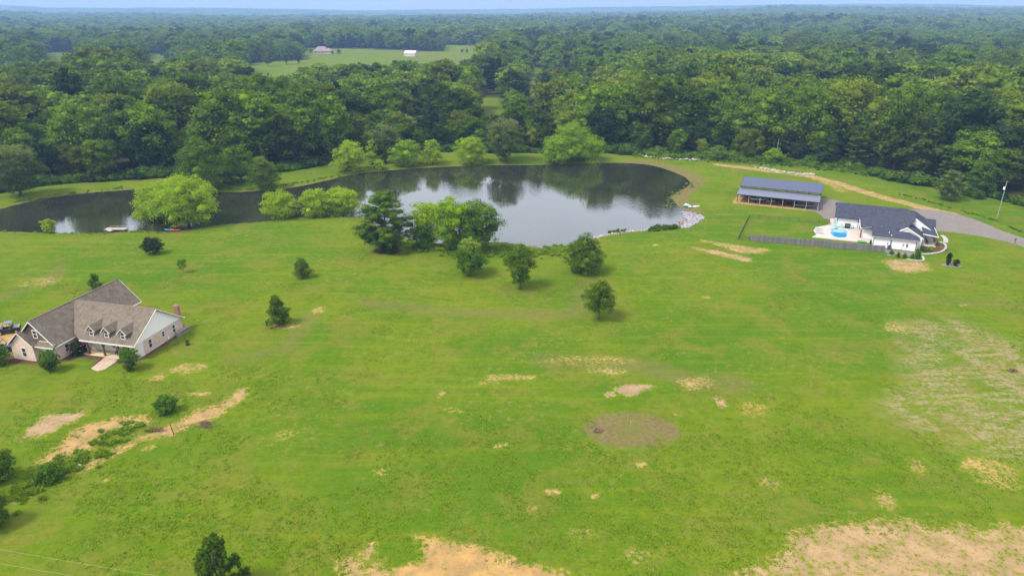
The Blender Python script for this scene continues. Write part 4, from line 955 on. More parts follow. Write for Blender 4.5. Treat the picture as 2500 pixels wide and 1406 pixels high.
# ------------------------------------------------------------------ trees one can point to
# name, base x, base y, top y, width px, type, profile, material, label, extras
LONE = [
    ('willow_tree', 462, 556, 437, 158, 'b', 'dome', 'leaf_willow', 'large spreading lime green willow beside the kayaks on the near bank', dict(cb=.16, nl=17, n=9000, leaf=.42, lr=.30, tr=.42)),
    ('willow_tree', 395, 553, 448, 118, 'b', 'dome', 'leaf_willow', 'pale willow joined to the left side of the big willow beside the kayaks', dict(cb=.12, nl=13, n=6000, leaf=.42, lr=.32)),
    ('willow_bush', 685, 533, 470, 84, 'b', 'dome', 'leaf_willow', 'round lime green willow bush alone at the near water edge', dict(cb=.02, nl=12, n=4200, leaf=.36)),
    ('willow_bush', 775, 529, 462, 80, 'b', 'dome', 'leaf_willow', 'left half of the pair of merged willow bushes at the near water edge', dict(cb=.02, nl=12, n=4200, leaf=.36)),
    ('willow_bush', 838, 526, 460, 88, 'b', 'dome', 'leaf_willow', 'right half of the pair of merged willow bushes at the near water edge', dict(cb=.05, nl=12, n=4200, leaf=.36)),
    ('small_bush', 121, 569, 534, 33, 'b', 'dome', 'leaf_willow', 'small pale bush on the bank left of the wooden dock', dict(cb=.05, nl=7, n=1500, leaf=.26)),
    ('broadleaf_tree', 52, 478, 350, 112, 'b', 'egg', 'leaf_grey', 'olive grey tree with yellowish top standing at the left end of the pond', dict(cb=.07, nl=16, n=6500, leaf=.45, tip=(.6, 1.0))),
    ('broadleaf_tree', 497, 470, 330, 122, 'b', 'pear', 'leaf_dark', 'tall dense dark green tree on the far bank behind the big willow', dict(cb=.03, nl=17, n=7000, leaf=.45)),
    ('broadleaf_tree', 590, 446, 352, 92, 'b', 'pear', 'leaf_forest_green', 'dark layered tree between the tall far bank tree and the small conical one', dict(cb=.03, nl=13, n=4200, leaf=.5)),
    ('broadleaf_tree', 647, 466, 380, 74, 'b', 'pear', 'leaf_dark', 'small conical dark tree at the water edge of the far bank', dict(cb=.05, nl=14, n=4200, leaf=.36, tip=(.7, 1.1))),
    ('willow_tree', 858, 420, 346, 84, 'b', 'dome', 'leaf_willow', 'lime willow at the left end of the far bank row, over the water', dict(cb=.02, nl=13, n=4000, leaf=.45)),
    ('willow_tree', 911, 402, 336, 38, 'b', 'pear', 'leaf_willow', 'slim lime willow second in the far bank row', dict(cb=.05, nl=9, n=2200, leaf=.42)),
    ('broadleaf_tree', 941, 398, 302, 74, 'b', 'egg', 'leaf_grey', 'tall grey green tree in the far bank row behind two willows', dict(cb=.08, nl=13, n=4200, leaf=.48, tip=(.7, 1.1))),
    ('small_bush', 926, 415, 391, 32, 'b', 'dome', 'leaf_willow', 'little lime bush hanging over the far water edge', dict(cb=.02, nl=6, n=1100, leaf=.34)),
    ('willow_tree', 990, 406, 343, 78, 'b', 'dome', 'leaf_willow_green', 'broad green willow in the far bank row right of the tall grey tree', dict(cb=.05, nl=12, n=3600, leaf=.42)),
    ('willow_tree', 1057, 403, 339, 54, 'b', 'pear', 'leaf_willow', 'ragged lime willow in the far bank row with two tops', dict(cb=.08, nl=9, n=2400, leaf=.42)),
    ('willow_tree', 1150, 404, 336, 76, 'b', 'dome', 'leaf_willow', 'rounded lime willow alone in the middle of the far bank', dict(cb=.03, nl=13, n=4000, leaf=.42)),
    ('broadleaf_tree', 1234, 396, 290, 94, 'b', 'egg', 'leaf_grey', 'tall grey green tree with pale top in the middle of the far bank', dict(cb=.06, nl=16, n=5200, leaf=.46, tip=(.65, 1.0))),
    ('willow_tree', 1362, 400, 332, 92, 'b', 'dome', 'leaf_willow_green', 'left tree of the big clump of green willows on the far bank', dict(cb=.02, nl=13, n=4200, leaf=.45)),
    ('willow_tree', 1392, 388, 298, 90, 'b', 'dome', 'leaf_willow_green', 'tallest tree at the back of the big far bank willow clump', dict(cb=.04, nl=13, n=4200, leaf=.45)),
    ('willow_tree', 1432, 400, 336, 88, 'b', 'dome', 'leaf_willow_green', 'right tree of the big clump of green willows on the far bank', dict(cb=.02, nl=13, n=4200, leaf=.45)),
    ('pine_tree', 944, 612, 470, 140, 'p', 'pear', 'leaf_pine', 'large dark layered pine with a round shrub at its foot on the near lawn', dict(cb=.18, levels=9, per=7, n=9000, leaf=.34, tip=(.72, 1.05), thick=.42)),
    ('round_shrub', 948, 617, 588, 48, 'b', 'dome', 'leaf_forest_dark', 'dense dark round shrub at the foot of the big pine', dict(cb=.0, nl=9, n=2600, leaf=.22)),
    ('willow_tree', 1046, 600, 486, 84, 'b', 'dome', 'leaf_willow', 'pale yellow green willow at the left of the near shore clump', dict(cb=.05, nl=12, n=4200, leaf=.36)),
    ('poplar_tree', 1104, 610, 488, 116, 'b', 'egg', 'leaf_willow_green', 'bright green tree in the middle of the near shore clump', dict(cb=.08, nl=14, n=5200, leaf=.38)),
    ('poplar_tree', 1165, 611, 492, 118, 'b', 'dome', 'leaf_mid', 'darker green tree at the right of the near shore clump', dict(cb=.12, nl=16, n=6500, leaf=.38, tip=(.8, 1.4))),
    ('small_bush', 1130, 616, 570, 70, 'b', 'dome', 'leaf_mid', 'shady undergrowth bush between the two green trees of the near shore clump', dict(cb=.0, nl=8, n=2200, leaf=.3)),
    ('small_bush', 1032, 606, 555, 62, 'b', 'dome', 'leaf_shrub', 'low bush filling the foot of the near shore clump', dict(cb=.0, nl=7, n=2000, leaf=.3)),
    ('lawn_tree', 1150, 672, 580, 84, 'b', 'pear', 'leaf_mid', 'young lawn tree with pale yellow top right below the near shore clump', dict(cb=.10, nl=15, n=4200, leaf=.28, tip=(.62, .95))),
    ('lawn_tree', 1270, 706, 592, 74, 'b', 'egg', 'leaf_dark', 'dark slim upright lawn tree that narrows to its foot', dict(cb=.10, nl=15, n=5000, leaf=.26)),
    ('lawn_tree', 1427, 666, 572, 94, 'b', 'pear', 'leaf_dark', 'broad dark rounded lawn tree close to the pond corner', dict(cb=.03, nl=17, n=5600, leaf=.28)),
    ('lawn_tree', 1462, 779, 678, 80, 'b', 'pear', 'leaf_dark', 'lawn tree with lime tips and thin bare stem nearest the middle of the field', dict(cb=.16, nl=16, n=4200, leaf=.26, tip=(.74, 1.0), tr=.12)),
    ('lawn_shrub', 740, 678, 625, 44, 'b', 'pear', 'leaf_dark', 'small pointed dark shrub alone on the left lawn', dict(cb=.02, nl=10, n=2200, leaf=.22, tip=(.7, 1.2))),
    ('magnolia_tree', 682, 793, 713, 60, 'b', 'cone', 'leaf_dark', 'dense cone shaped dark evergreen with lime tip in the left field', dict(cb=.01, nl=15, n=4200, leaf=.24, tip=(.82, 1.0))),
    ('lawn_tree', 374, 620, 582, 50, 'b', 'dome', 'leaf_forest_dark', 'small round dark tree on the left lawn below the kayaks', dict(cb=.16, nl=10, n=2200, leaf=.26)),
    ('sapling', 448, 666, 632, 27, 'b', 'egg', 'leaf_shrub', 'thin sapling on the left lawn', dict(cb=.25, nl=7, n=500, leaf=.22, core=None, tr=.04)),
    ('sapling', 236, 708, 662, 30, 'b', 'pear', 'leaf_dark', 'narrow dark sapling behind the ridge of the brick house', dict(cb=.02, nl=9, n=1300, leaf=.24, tip=(.8, 1.2))),
    ('pine_tree', 2314, 489, 419, 68, 'p', 'dome', 'leaf_pine_pale', 'small rounded pine standing alone on the right hand meadow', dict(cb=.22, levels=6, per=6, n=3600, leaf=.36, thick=.6)),
    ('broadleaf_tree', 2384, 478, 350, 84, 'b', 'spire', 'leaf_mid', 'tall pointed bright green tree at the wood edge behind the lone pine', dict(cb=.02, nl=20, n=6500, leaf=.5, tip=(.55, 1.1), lr=.3)),
    ('pine_tree', 540, 1452, 1318, 130, 'p', 'pear', 'leaf_pine', 'dark bushy pine cut off by the bottom edge of the picture', dict(cb=.05, levels=12, per=7, n=9000, leaf=.2, thick=1.5, lob=.062)),
    ('broadleaf_tree', 2, 1172, 1096, 76, 'b', 'dome', 'leaf_dark', 'dark glossy tree cut by the left edge above the weedy ditch', dict(cb=.02, nl=12, n=3600, leaf=.2)),
    ('broadleaf_tree', -16, 1290, 1196, 78, 'b', 'dome', 'leaf_dark', 'large dark bush cut by the left edge at the mouth of the ditch', dict(cb=.0, nl=12, n=4200, leaf=.22)),
    ('ditch_bush', 406, 1006, 969, 55, 'b', 'dome', 'leaf_shrub', 'bright green bush in the ditch above the leaning post', dict(cb=.0, nl=9, n=1800, leaf=.2)),
    ('ditch_bush', 125, 1170, 1135, 66, 'b', 'dome', 'leaf_mid', 'low rounded weed bush at the lower end of the ditch', dict(cb=.0, nl=9, n=1600, leaf=.2)),
    ('crape_myrtle', 126, 906, 857, 48, 'b', 'vase', 'leaf_shrub', 'feathery green shrub in front of the small brick gable', dict(cb=.0, nl=12, n=2400, leaf=.2)),
    ('crape_myrtle', 320, 903, 853, 50, 'b', 'vase', 'leaf_shrub', 'feathery green shrub at the right hand corner of the front porch', dict(cb=.0, nl=12, n=2400, leaf=.2)),
    ('crape_myrtle', 2, 890, 845, 52, 'b', 'dome', 'leaf_shrub', 'green shrub cut by the left edge beside the brick house', dict(cb=.0, nl=10, n=2200, leaf=.2)),
    ('rose_bush', 192, 866, 832, 34, 'b', 'dome', 'leaf_forest_dark', 'dark rose bush with pink blooms at the left end of the porch', dict(cb=.0, nl=8, n=1400, leaf=.18, flowers=1)),
    ('garden_shrub', 458, 842, 828, 12, 'b', 'dome', 'leaf_dark', 'tiny dark shrub on the lawn right of the brick house', dict(cb=.0, nl=5, n=300, leaf=.16)),
    ('garden_shrub', 2176, 623, 611, 10, 'b', 'egg', 'leaf_shrub', 'small shrub nearest the fence end in the gravel bed', dict(cb=.0, nl=5, n=420, leaf=.2)),
    ('garden_shrub', 2192, 629, 614, 10, 'b', 'pear', 'leaf_shrub', 'second small shrub from the fence in the gravel bed', dict(cb=.0, nl=5, n=420, leaf=.2)),
    ('garden_shrub', 2208, 631, 617, 12, 'b', 'cone', 'leaf_dark', 'dark cone shaped shrub in the middle of the gravel bed', dict(cb=.0, nl=6, n=520, leaf=.2)),
    ('garden_shrub', 2227, 631, 618, 10, 'b', 'pear', 'leaf_shrub', 'fourth small shrub from the fence in the gravel bed', dict(cb=.0, nl=5, n=420, leaf=.2)),
    ('garden_shrub', 2239, 633, 607, 14, 'b', 'pear', 'leaf_mid', 'tallest bright shrub at the white wall corner', dict(cb=.0, nl=8, n=900, leaf=.22)),
    ('garden_shrub', 2253, 613, 601, 14, 'b', 'dome', 'leaf_shrub', 'low shrub in the mulch bed left of the yellow green plant', dict(cb=.0, nl=6, n=500, leaf=.2)),
    ('garden_shrub', 2268, 614, 601, 14, 'b', 'vase', 'leaf_willow', 'yellow green plant in the mulch bed by the front porch', dict(cb=.0, nl=6, n=500, leaf=.2)),
    ('cypress_shrub', 2313, 648, 613, 13, 'b', 'egg', 'leaf_forest_dark', 'slim dark upright evergreen on the lawn right of the white house', dict(cb=.0, nl=10, n=1500, leaf=.2)),
    ('garden_shrub', 2333, 649, 633, 16, 'b', 'dome', 'leaf_forest_dark', 'low dark shrub beside the slim upright evergreen', dict(cb=.0, nl=6, n=600, leaf=.2)),
    ('wood_edge_bush', 1752, 391, 355, 42, 'b', 'dome', 'leaf_forest_lime', 'round lime bush at the wood edge behind the stone heaps', dict(cb=.0, nl=10, n=1800, leaf=.42)),
    ('wood_edge_bush', 1885, 397, 362, 46, 'b', 'dome', 'leaf_willow_green', 'light green bushy tree at the wood edge beyond the pale shed', dict(cb=.0, nl=10, n=1800, leaf=.42)),
]
def build_lone():
    for i, (name, bx, by, ty, wpx, typ, prof, mat, label, ex) in enumerate(LONE):
        x, y, z = place(bx, by)
        k = FPX / (y * CP + (CAM_H - z) * SP)
        h = 3.0
        for _ in range(30):
            p = PY(x, y, z + h)[1]; h += (p - ty) / k * .8
        h = max(h, .5); W = wpx / k * (1.2 if typ == 'b' else 1.05)
        cat = {'pine_tree': 'tree', 'crape_myrtle': 'shrub', 'rose_bush': 'shrub', 'cypress_shrub': 'shrub'}.get(name, 'tree' if 'tree' in name or name == 'sapling' else 'bush' if 'bush' in name else 'shrub')
        e = thing(name, label, cat, (x, y, z)); ex = dict(ex); fl = ex.pop('flowers', 0)
        if typ == 'p': build_pine(e, 1000 + i, h, W, mat=mat, prof=prof, **ex)
        else: build_tree(e, 1000 + i, h, W, prof=prof, mat=mat, **ex)
        if fl:
            r = random.Random(4); b = MB()
            for _ in range(9):
                a = r.uniform(2.5, 6.5); zz = r.uniform(.35, .85) * h; rr = W * .48
                c = Vector((math.cos(a) * rr, math.sin(a) * rr, zz)); s = .09
                b.add([c + Vector((-s, 0, 0)), c + Vector((0, -s, -s * .5)), c + Vector((s, 0, 0)), c + Vector((0, s * .5, s))], [(0, 1, 2, 3), (0, 1, 3), (1, 2, 3)])
            b.build('blossom', 'flower_pink', e)

# ------------------------------------------------------------------ buildings (local frame: s along the ridge, t towards its right-hand side, z up)
def frame_empty(name, label, cat, o, th, z):
    return thing(name, label, cat, (o[0], o[1], z), th)
def q3(s, t, z): return (s, -t, z)
def bx(b, s0, s1, t0, t1, z0, z1): return b.box(s0, s1, -t0, -t1, z0, z1)
def to_world(o, th, s, t): 
    return (o[0] + s * math.cos(th) + t * math.sin(th), o[1] + s * math.sin(th) - t * math.cos(th))
def rects_slab(b, pts, th): return b.slab([q3(*p) for p in pts], th)
def fascia(b, pts, h=.22, w=.07):
    """a board hanging under a roof edge: pts (s,t,z) polyline"""
    for a, c in zip(pts[:-1], pts[1:]):
        A = Vector(q3(*a)); B = Vector(q3(*c)); d = (B - A); n = d.cross(Vector((0, 0, 1))).normalized() * w / 2
        b.add([A + n, B + n, B + n - Vector((0, 0, h)), A + n - Vector((0, 0, h)), A - n, B - n, B - n - Vector((0, 0, h)), A - n - Vector((0, 0, h))],
              [(0, 1, 2, 3), (7, 6, 5, 4), (0, 4, 5, 1), (3, 2, 6, 7), (0, 3, 7, 4), (1, 5, 6, 2)])
def window(parent, s, t, z, w, h, axis, out, fr='white_paint', rails=1, mull=0):
    """axis 's': wall runs along s and faces t*out; axis 't': wall runs along t and faces s*out"""
    f = MB(); p = MB(); d = .07 * out; T = .09
    def bb(b, a0, a1, z0, z1, d0, d1):
        if axis == 's': bx(b, s + a0, s + a1, t + d0, t + d1, z + z0, z + z1)
        else: bx(b, s + d0, s + d1, t + a0, t + a1, z + z0, z + z1)
    bb(f, -w / 2, w / 2, 0, T, 0, d); bb(f, -w / 2, w / 2, h - T, h, 0, d)
    bb(f, -w / 2, -w / 2 + T, T, h - T, 0, d); bb(f, w / 2 - T, w / 2, T, h - T, 0, d)
    for i in range(rails):
        zz = h * (i + 1) / (rails + 1); bb(f, -w / 2 + T, w / 2 - T, zz - .03, zz + .03, .005 * out, d * .9)
    for i in range(mull):
        aa = -w / 2 + w * (i + 1) / (mull + 1); bb(f, aa - .025, aa + .025, T, h - T, .006 * out, d * .8)
    o = f.build('window', fr, parent)
    bb(p, -w / 2 + T, w / 2 - T, T, h - T, -.02 * out, d * .4)
    p.build('pane', 'glass', o); return o
def local_mulch(o, th, pts): MULCH.append([to_world(o, th, *p) for p in pts])

H1O, H1T = (-85.07, 108.9), 1.34
H2O, H2T = (96.36, 197.25), -.42
SHO, SHT = (78.85, 229.45), -.44
H1Z = H2Z = SHZ = 0.0
def prep_sites():
    HULLS.extend([(*to_world(H1O, H1T, 10, 3), 15), (*to_world(H1O, H1T, 9, 12), 11), (*to_world(H2O, H2T, 12, 10), 18), (*to_world(SHO, SHT, 12, 6), 16)])
    local_mulch(H1O, H1T, [(-1.6, -7), (-2.4, -3), (-1.8, 1.5), (-1.4, 4.5), (1.4, 5.6), (2.2, 7), (2.1, 10.6), (.4, 11.2), (.8, 14.2), (2.0, 15.4), (2.2, 18.2), (3.6, 18.4), (17, 18.3), (17, 17), (5.8, 17), (5.8, 6), (5, 4), (0, 4), (0, -6.5)])
    local_mulch(H2O, H2T, [(20.5, 20.5), (21.4, 23.4), (24.5, 23.0), (27.6, 19.5), (27.8, 16.8), (25.2, 16.5), (21.5, 17)])
    local_mulch(H2O, H2T, [(25, 15.5), (27.6, 15.3), (27.4, 12.6), (25.2, 12)])
    GV.append([to_world(H2O, H2T, *p) for p in [(12.3, 24), (20.6, 24), (20.8, 26.4), (20.4, 27.6), (12.6, 27.4)]])
    DIRT.append(([PY(*to_world(SHO, SHT, *p)) for p in [(-.6, -.5), (25.5, -.5), (25.6, 14.2), (-1.0, 14.6)]], .95, .75, .5))
    DIRT.append(([PY(*to_world(H1O, H1T, *p)) for p in [(1, -8), (8, -9), (11, -20), (0, -18)]], .85, .75, .8))
    # shallow ring of red needles round the big pine
    c = place(946, 612); MULCH.append([(c[0] + 3.6 * math.cos(a), c[1] + 3.4 * math.sin(a)) for a in np.linspace(0, 6.1, 14)])
    c = place(2325, 648); GV.append([(c[0] + 2.6 * math.cos(a), c[1] + 1.6 * math.sin(a)) for a in np.linspace(0, 6.1, 14)])

def build_house1():
    e = frame_empty('brick_house', 'pinkish brick house with steep brown roof, three dormers and a columned front porch', 'house', H1O, H1T, H1Z)
    R_, E_, a, Ln = 7.5, 2.96, 4.42, 21.2
    sl = (R_ - E_) / a
    # walls of the main block
    w_ = MB(); bx(w_, .35, Ln - .35, -a + .45, a - .45, -.5, 2.85)
    w_.build('wall', 'brick_tan', e)
    g = MB(); g.prism([q3(.37, -a + .45, 2.84), q3(.37, a - .45, 2.84), q3(.37, 0, R_ - .45)], (.22, 0, 0)); g.build('gable_wall', 'siding_wood', e)
    g = MB(); g.prism([q3(Ln - .6, -a + .45, 2.84), q3(Ln - .6, a - .45, 2.84), q3(Ln - .6, 0, R_ - .45)], (.22, 0, 0)); g.build('gable_wall', 'siding_wood', e)
    window(e, .37, .35, 4.1, .95, 1.55, 't', -1, rails=1)
    # main roof
    r = MB()
    rects_slab(r, [(0, 0, R_), (Ln, 0, R_), (Ln, a, E_), (0, a, E_)], .2)
    rects_slab(r, [(Ln, 0, R_ - .002), (0, 0, R_ - .002), (0, -a, E_), (Ln, -a, E_)], .2)
    rf = r.build('roof', 'shingle_brown', e)
    b = MB(); b.tube([q3(0, 0, R_ + .02), q3(Ln, 0, R_ + .02)], .09, 6); b.build('ridge_cap', 'far_roof', rf)
    f = MB(); fascia(f, [(-.04, 0, R_ - .02), (-.04, a + .03, E_ - .03)]); fascia(f, [(-.04, 0, R_ - .02), (-.04, -a - .03, E_ - .03)])
    fascia(f, [(0, a + .05, E_ - .02), (5.9, a + .05, E_ - .02)], .2); fascia(f, [(16.9, a + .05, E_ - .02), (Ln, a + .05, E_ - .02)], .2); fascia(f, [(0, -a - .05, E_ - .02), (Ln, -a - .05, E_ - .02)], .2)
    fascia(f, [(Ln + .04, 0, R_ - .02), (Ln + .04, a + .03, E_ - .03)]); f.build('fascia', 'cream_trim', rf)
    # small front gable + pent roof
    s0, c0, hw, zt = -1.0, -2.1, 2.75, 5.5
    g = MB(); bx(g, s0 + .3, .36, c0 - hw + .35, c0 + hw - .35, -.5, 2.8); g.prism([q3(s0 + .3, c0 - hw + .35, 2.8), q3(s0 + .3, c0 + hw - .35, 2.8), q3(s0 + .3, c0, zt - .3)], (.3, 0, 0)); gw = g.build('front_gable', 'brick_tan', e)
    window(gw, s0 + .3, c0 + .25, .7, .95, 1.8, 't', -1, 'cream_trim')
    r = MB()
    rects_slab(r, [(s0, c0, zt), (1.9, c0, zt), (.34, c0 + hw, 3.0), (s0, c0 + hw, 3.0)], .16)
    rects_slab(r, [(s0, c0, zt), (s0, c0 - hw, 3.0), (1.0, c0 - hw, 3.0), (1.9, c0, zt)], .16)
    rects_slab(r, [(-.55, c0 + hw + .02, 2.98), (-.55, a + .1, 2.98), (.34, a + .1, 3.5), (.34, c0 + hw + .02, 3.5)], .14)
    r2 = r.build('front_gable_roof', 'shingle_brown', e)
    f = MB(); fascia(f, [(s0 - .04, c0, zt), (s0 - .04, c0 + hw, 3.0)], .2); fascia(f, [(s0 - .04, c0, zt), (s0 - .04, c0 - hw, 3.0)], .2); fascia(f, [(-.6, c0 + hw, 2.98), (-.6, a + .1, 2.98)], .2)
    fascia(f, [(.33, c0 + hw + .2, 3.66), (.33, a - .6, 3.66)], .1)
    f.build('fascia', 'cream_trim', r2)
    window(e, .35, 2.3, .9, .85, 1.5, 't', -1, 'cream_trim')
    # side lean-to at the back left
    r = MB(); rects_slab(r, [(5.2, -a - .05, 2.95), (9.4, -a - .05, 2.95), (9.4, -a - 3.6, 2.5), (5.2, -a - 3.6, 2.5)], .18); r.build('porch_roof', 'shingle_brown', e)
    for ss in (5.5, 9.1):
        b = MB(); bx(b, ss - .1, ss + .1, -a - 3.4, -a - 3.2, -.3, 2.34); b.build('post', 'wood_brown', e)
    # wing with the porch
    sm, sf, Ef, sb, Eb, R2, T = 10.1, 3.33, 3.04, 16.72, 2.79, 7.38, 17.91
    wl = MB(); bx(wl, 5.8, sb - .35, a - .4, T - .45, -.5, 2.78); wl.build('wing_wall', 'brick_pink', e)
    g = MB(); g.prism([q3(3.75, T - .44, 2.8), q3(sb - .3, T - .44, 2.8), q3(sm, T - .44, R2 - .28)], (0, .2, 0)); g.build('gable_wall', 'siding_white', e)
    g = MB(); bx(g, 3.78, 5.78, T - .62, T - .42, .0, 2.80); g.build('porch_side_wall', 'siding_cream', e)
    # porch interior wall
    g = MB(); bx(g, 5.62, 5.79, 6.4, T - .64, .14, 3.6); pw = g.build('porch_wall', 'siding_cream', e)
    b = MB(); bx(b, 5.52, 5.61, 13.1, 14.5, .16, 2.3); d_ = b.build('front_door', 'wood_brown', e)
    b = MB(); bx(b, 5.48, 5.515, 13.25, 13.65, .9, 2.05); bx(b, 5.48, 5.515, 13.95, 14.35, .9, 2.05); b.build('pane', 'glass', d_)
    for tt in (8.9, 11.3, 16.0): window(e, 5.62, tt, .75, .95, 1.6, 't', -1)
    r = MB()
    rects_slab(r, [(sm, 0, R2), (sm, T, R2), (sf, T, Ef), (sf, 6.4, Ef), (4.35, 4.5, Ef + .65)], .2)
    rects_slab(r, [(sm, T, R2 - .002), (sm, 0, R2 - .002), (sb, 4.2, Eb), (sb, T, Eb)], .2)
    rw = r.build('wing_roof', 'shingle_brown', e)
    b = MB(); b.tube([q3(sm, .3, R2 + .02), q3(sm, T, R2 + .02)], .09, 6); b.build('ridge_cap', 'far_roof', rw)
    f = MB(); fascia(f, [(sm, T + .04, R2), (sf, T + .04, Ef)]); fascia(f, [(sm, T + .04, R2), (sb, T + .04, Eb)]); fascia(f, [(sf - .04, 6.35, Ef), (sf - .04, T + .08, Ef)], .26); fascia(f, [(sb + .04, 5, Eb), (sb + .04, T + .08, Eb)], .2)
    f.build('fascia', 'cream_trim', rw)
    # dormers
    for tc_ in (8.35, 11.55, 15.0):
        b = MB(); sD, zb, ze, za, hw = 4.35, 3.5, 4.85, 5.68, .72
        b.prism([q3(sD, tc_ - hw, zb), q3(sD, tc_ + hw, zb), q3(sD, tc_ + hw, ze), q3(sD, tc_, za - .12), q3(sD, tc_ - hw, ze)], (2.2, 0, 0))
        dm = b.build('dormer', 'siding_wood', e)
        r = MB(); ov = .28
        for sg in (-1, 1): rects_slab(r, [(sD - .25, tc_, za), (7.6, tc_, za), (6.3, tc_ + sg * (hw + ov), ze - .22), (sD - .25, tc_ + sg * (hw + ov), ze - .22)], .10)
        dr = r.build('dormer_roof', 'shingle_brown', dm)
        f = MB()
        for sg in (-1, 1): fascia(f, [(sD - .29, tc_, za), (sD - .29, tc_ + sg * (hw + ov), ze - .22)], .13, .05)
        f.build('dormer_trim', 'cream_trim', dm)
        window(dm, sD, tc_, 3.62, .92, 1.36, 't', -1, rails=1, mull=0)
    # gable-side windows
    window(e, 7.5, T - .45, .7, .95, 1.75, 's', 1, 'cream_trim'); window(e, 11.0, T - .45, 1.25, .8, 1.15, 's', 1, 'cream_trim'); window(e, 13.9, T - .45, .75, .85, 1.7, 's', 1, 'cream_trim')
    window(e, 2.6, a - .45, .8, .9, 1.5, 's', 1, 'cream_trim')
    # chimney
    b = MB(); bx(b, 16.4, 17.1, 16.1, 16.95, -.4, 5.0); ch = b.build('chimney', 'brick_red', e)
    b = MB(); bx(b, 16.34, 17.16, 16.04, 17.01, 5.0, 5.12); bx(b, 16.55, 16.95, 16.3, 16.75, 5.12, 5.26); b.build('chimney_cap', 'brick_red', ch)
    # porch floor, posts, steps
    b = MB(); bx(b, 3.45, 5.6, 6.3, T - .5, -.4, .14); b.build('porch_floor', 'concrete_tan', e)
    for tt in (7.4, 10.8, 14.0, 17.2):
        b = MB(); bx(b, 3.62, 3.86, tt - .13, tt + .13, .14, 2.84); bx(b, 3.56, 3.92, tt - .19, tt + .19, .145, .36); b.build('porch_post', 'wood_brown', e)
    b = MB(); bx(b, 3.55, 3.9, 6.5, T - .6, 2.62, 2.82); b.build('porch_beam', 'wood_brown', e)
    b = MB(); bx(b, 2.7, 3.44, 11.1, 14.6, -.3, .06); b.build('steps', 'paver', e)
    # path slab
    pth = thing('garden_path', 'pinkish paved path leading from the brick house porch onto the lawn', 'path', (*to_world(H1O, H1T, 1, 12.8), 0), H1T)
    b = MB(); b.slab([(1.7, 1.6, .05), (1.7, -1.5, .05), (-1.5, -1.6, .05), (-2.3, -.9, .05), (-2.0, .3, .05), (-1.6, 1.0, .05)], .3); b.build('paving', 'paver', pth)
    # things on the porch and by the wall
    def chair(o, th, s, t, z, rz, lab, mat, grp):
        c = thing('rocking_chair', lab, 'chair', (*to_world(o, th, s, t), z), th + rz, grp)
        b = MB(); b.box(-.28, .28, -.26, .26, .40, .45); b.build('seat', mat, c)
        b = MB(); [b.box(-.28 + i * .12, -.20 + i * .12, .22, .27, .45, 1.1) for i in range(5)]; b.box(-.3, .3, .215, .275, 1.04, 1.12); b.build('backrest', mat, c)
        for sx in (-1, 1):
            b = MB(); b.box(sx * .27 - .03, sx * .27 + .03, -.26, .26, .62, .66); b.box(sx * .27 - .025, sx * .27 + .025, -.24, -.19, .08, .62); b.box(sx * .27 - .025, sx * .27 + .025, .2, .25, .08, .62); b.build('arm', mat, c)
            b = MB(); b.tube([(sx * .27, -.45, .10), (sx * .27, -.2, .03), (sx * .27, .2, .03), (sx * .27, .45, .12)], .025, 5); b.build('rocker', mat, c)
        return c
    chair(H1O, H1T, 4.7, 12.6, .14, R(-90), 'dark chair left of the front door on the brick house porch', 'black_plastic', None)
    chair(H1O, H1T, 4.8, 15.4, .14, R(-90), 'dark chair right of the front door on the brick house porch', 'black_plastic', None)
    for i, (s, lab) in enumerate(((12.0, 'white electric meter box low on the pink brick side wall'),)):
        m = thing('meter_box', lab, 'box', (*to_world(H1O, H1T, s, T + .0), .3), H1T); b = MB(); b.box(-.14, .14, .30, .44, 0, .45); b.build('cabinet', 'white_paint', m); b = MB(); b.tube([(0, .40, .45), (0, .40, 1.8)], .03, 6); b.build('conduit', 'white_paint', m)
    rk = thing('fire_wood_rack', 'low wooden rack against the far end of the pink brick wall', 'rack', (*to_world(H1O, H1T, 15.2, T + .35), 0), H1T)
    b = MB(); b.box(-1.6, 1.6, -.3, .3, .1, .18); b.box(-1.6, 1.6, -.3, .3, .8, .88); b.build('rail', 'wood_grey', rk)
    for i in range(9):
        b = MB(); b.box(-1.6 + i * .39, -1.5 + i * .39, -.3, .3, -.1, .95); b.build('slat', 'wood_grey', rk)
    return chair

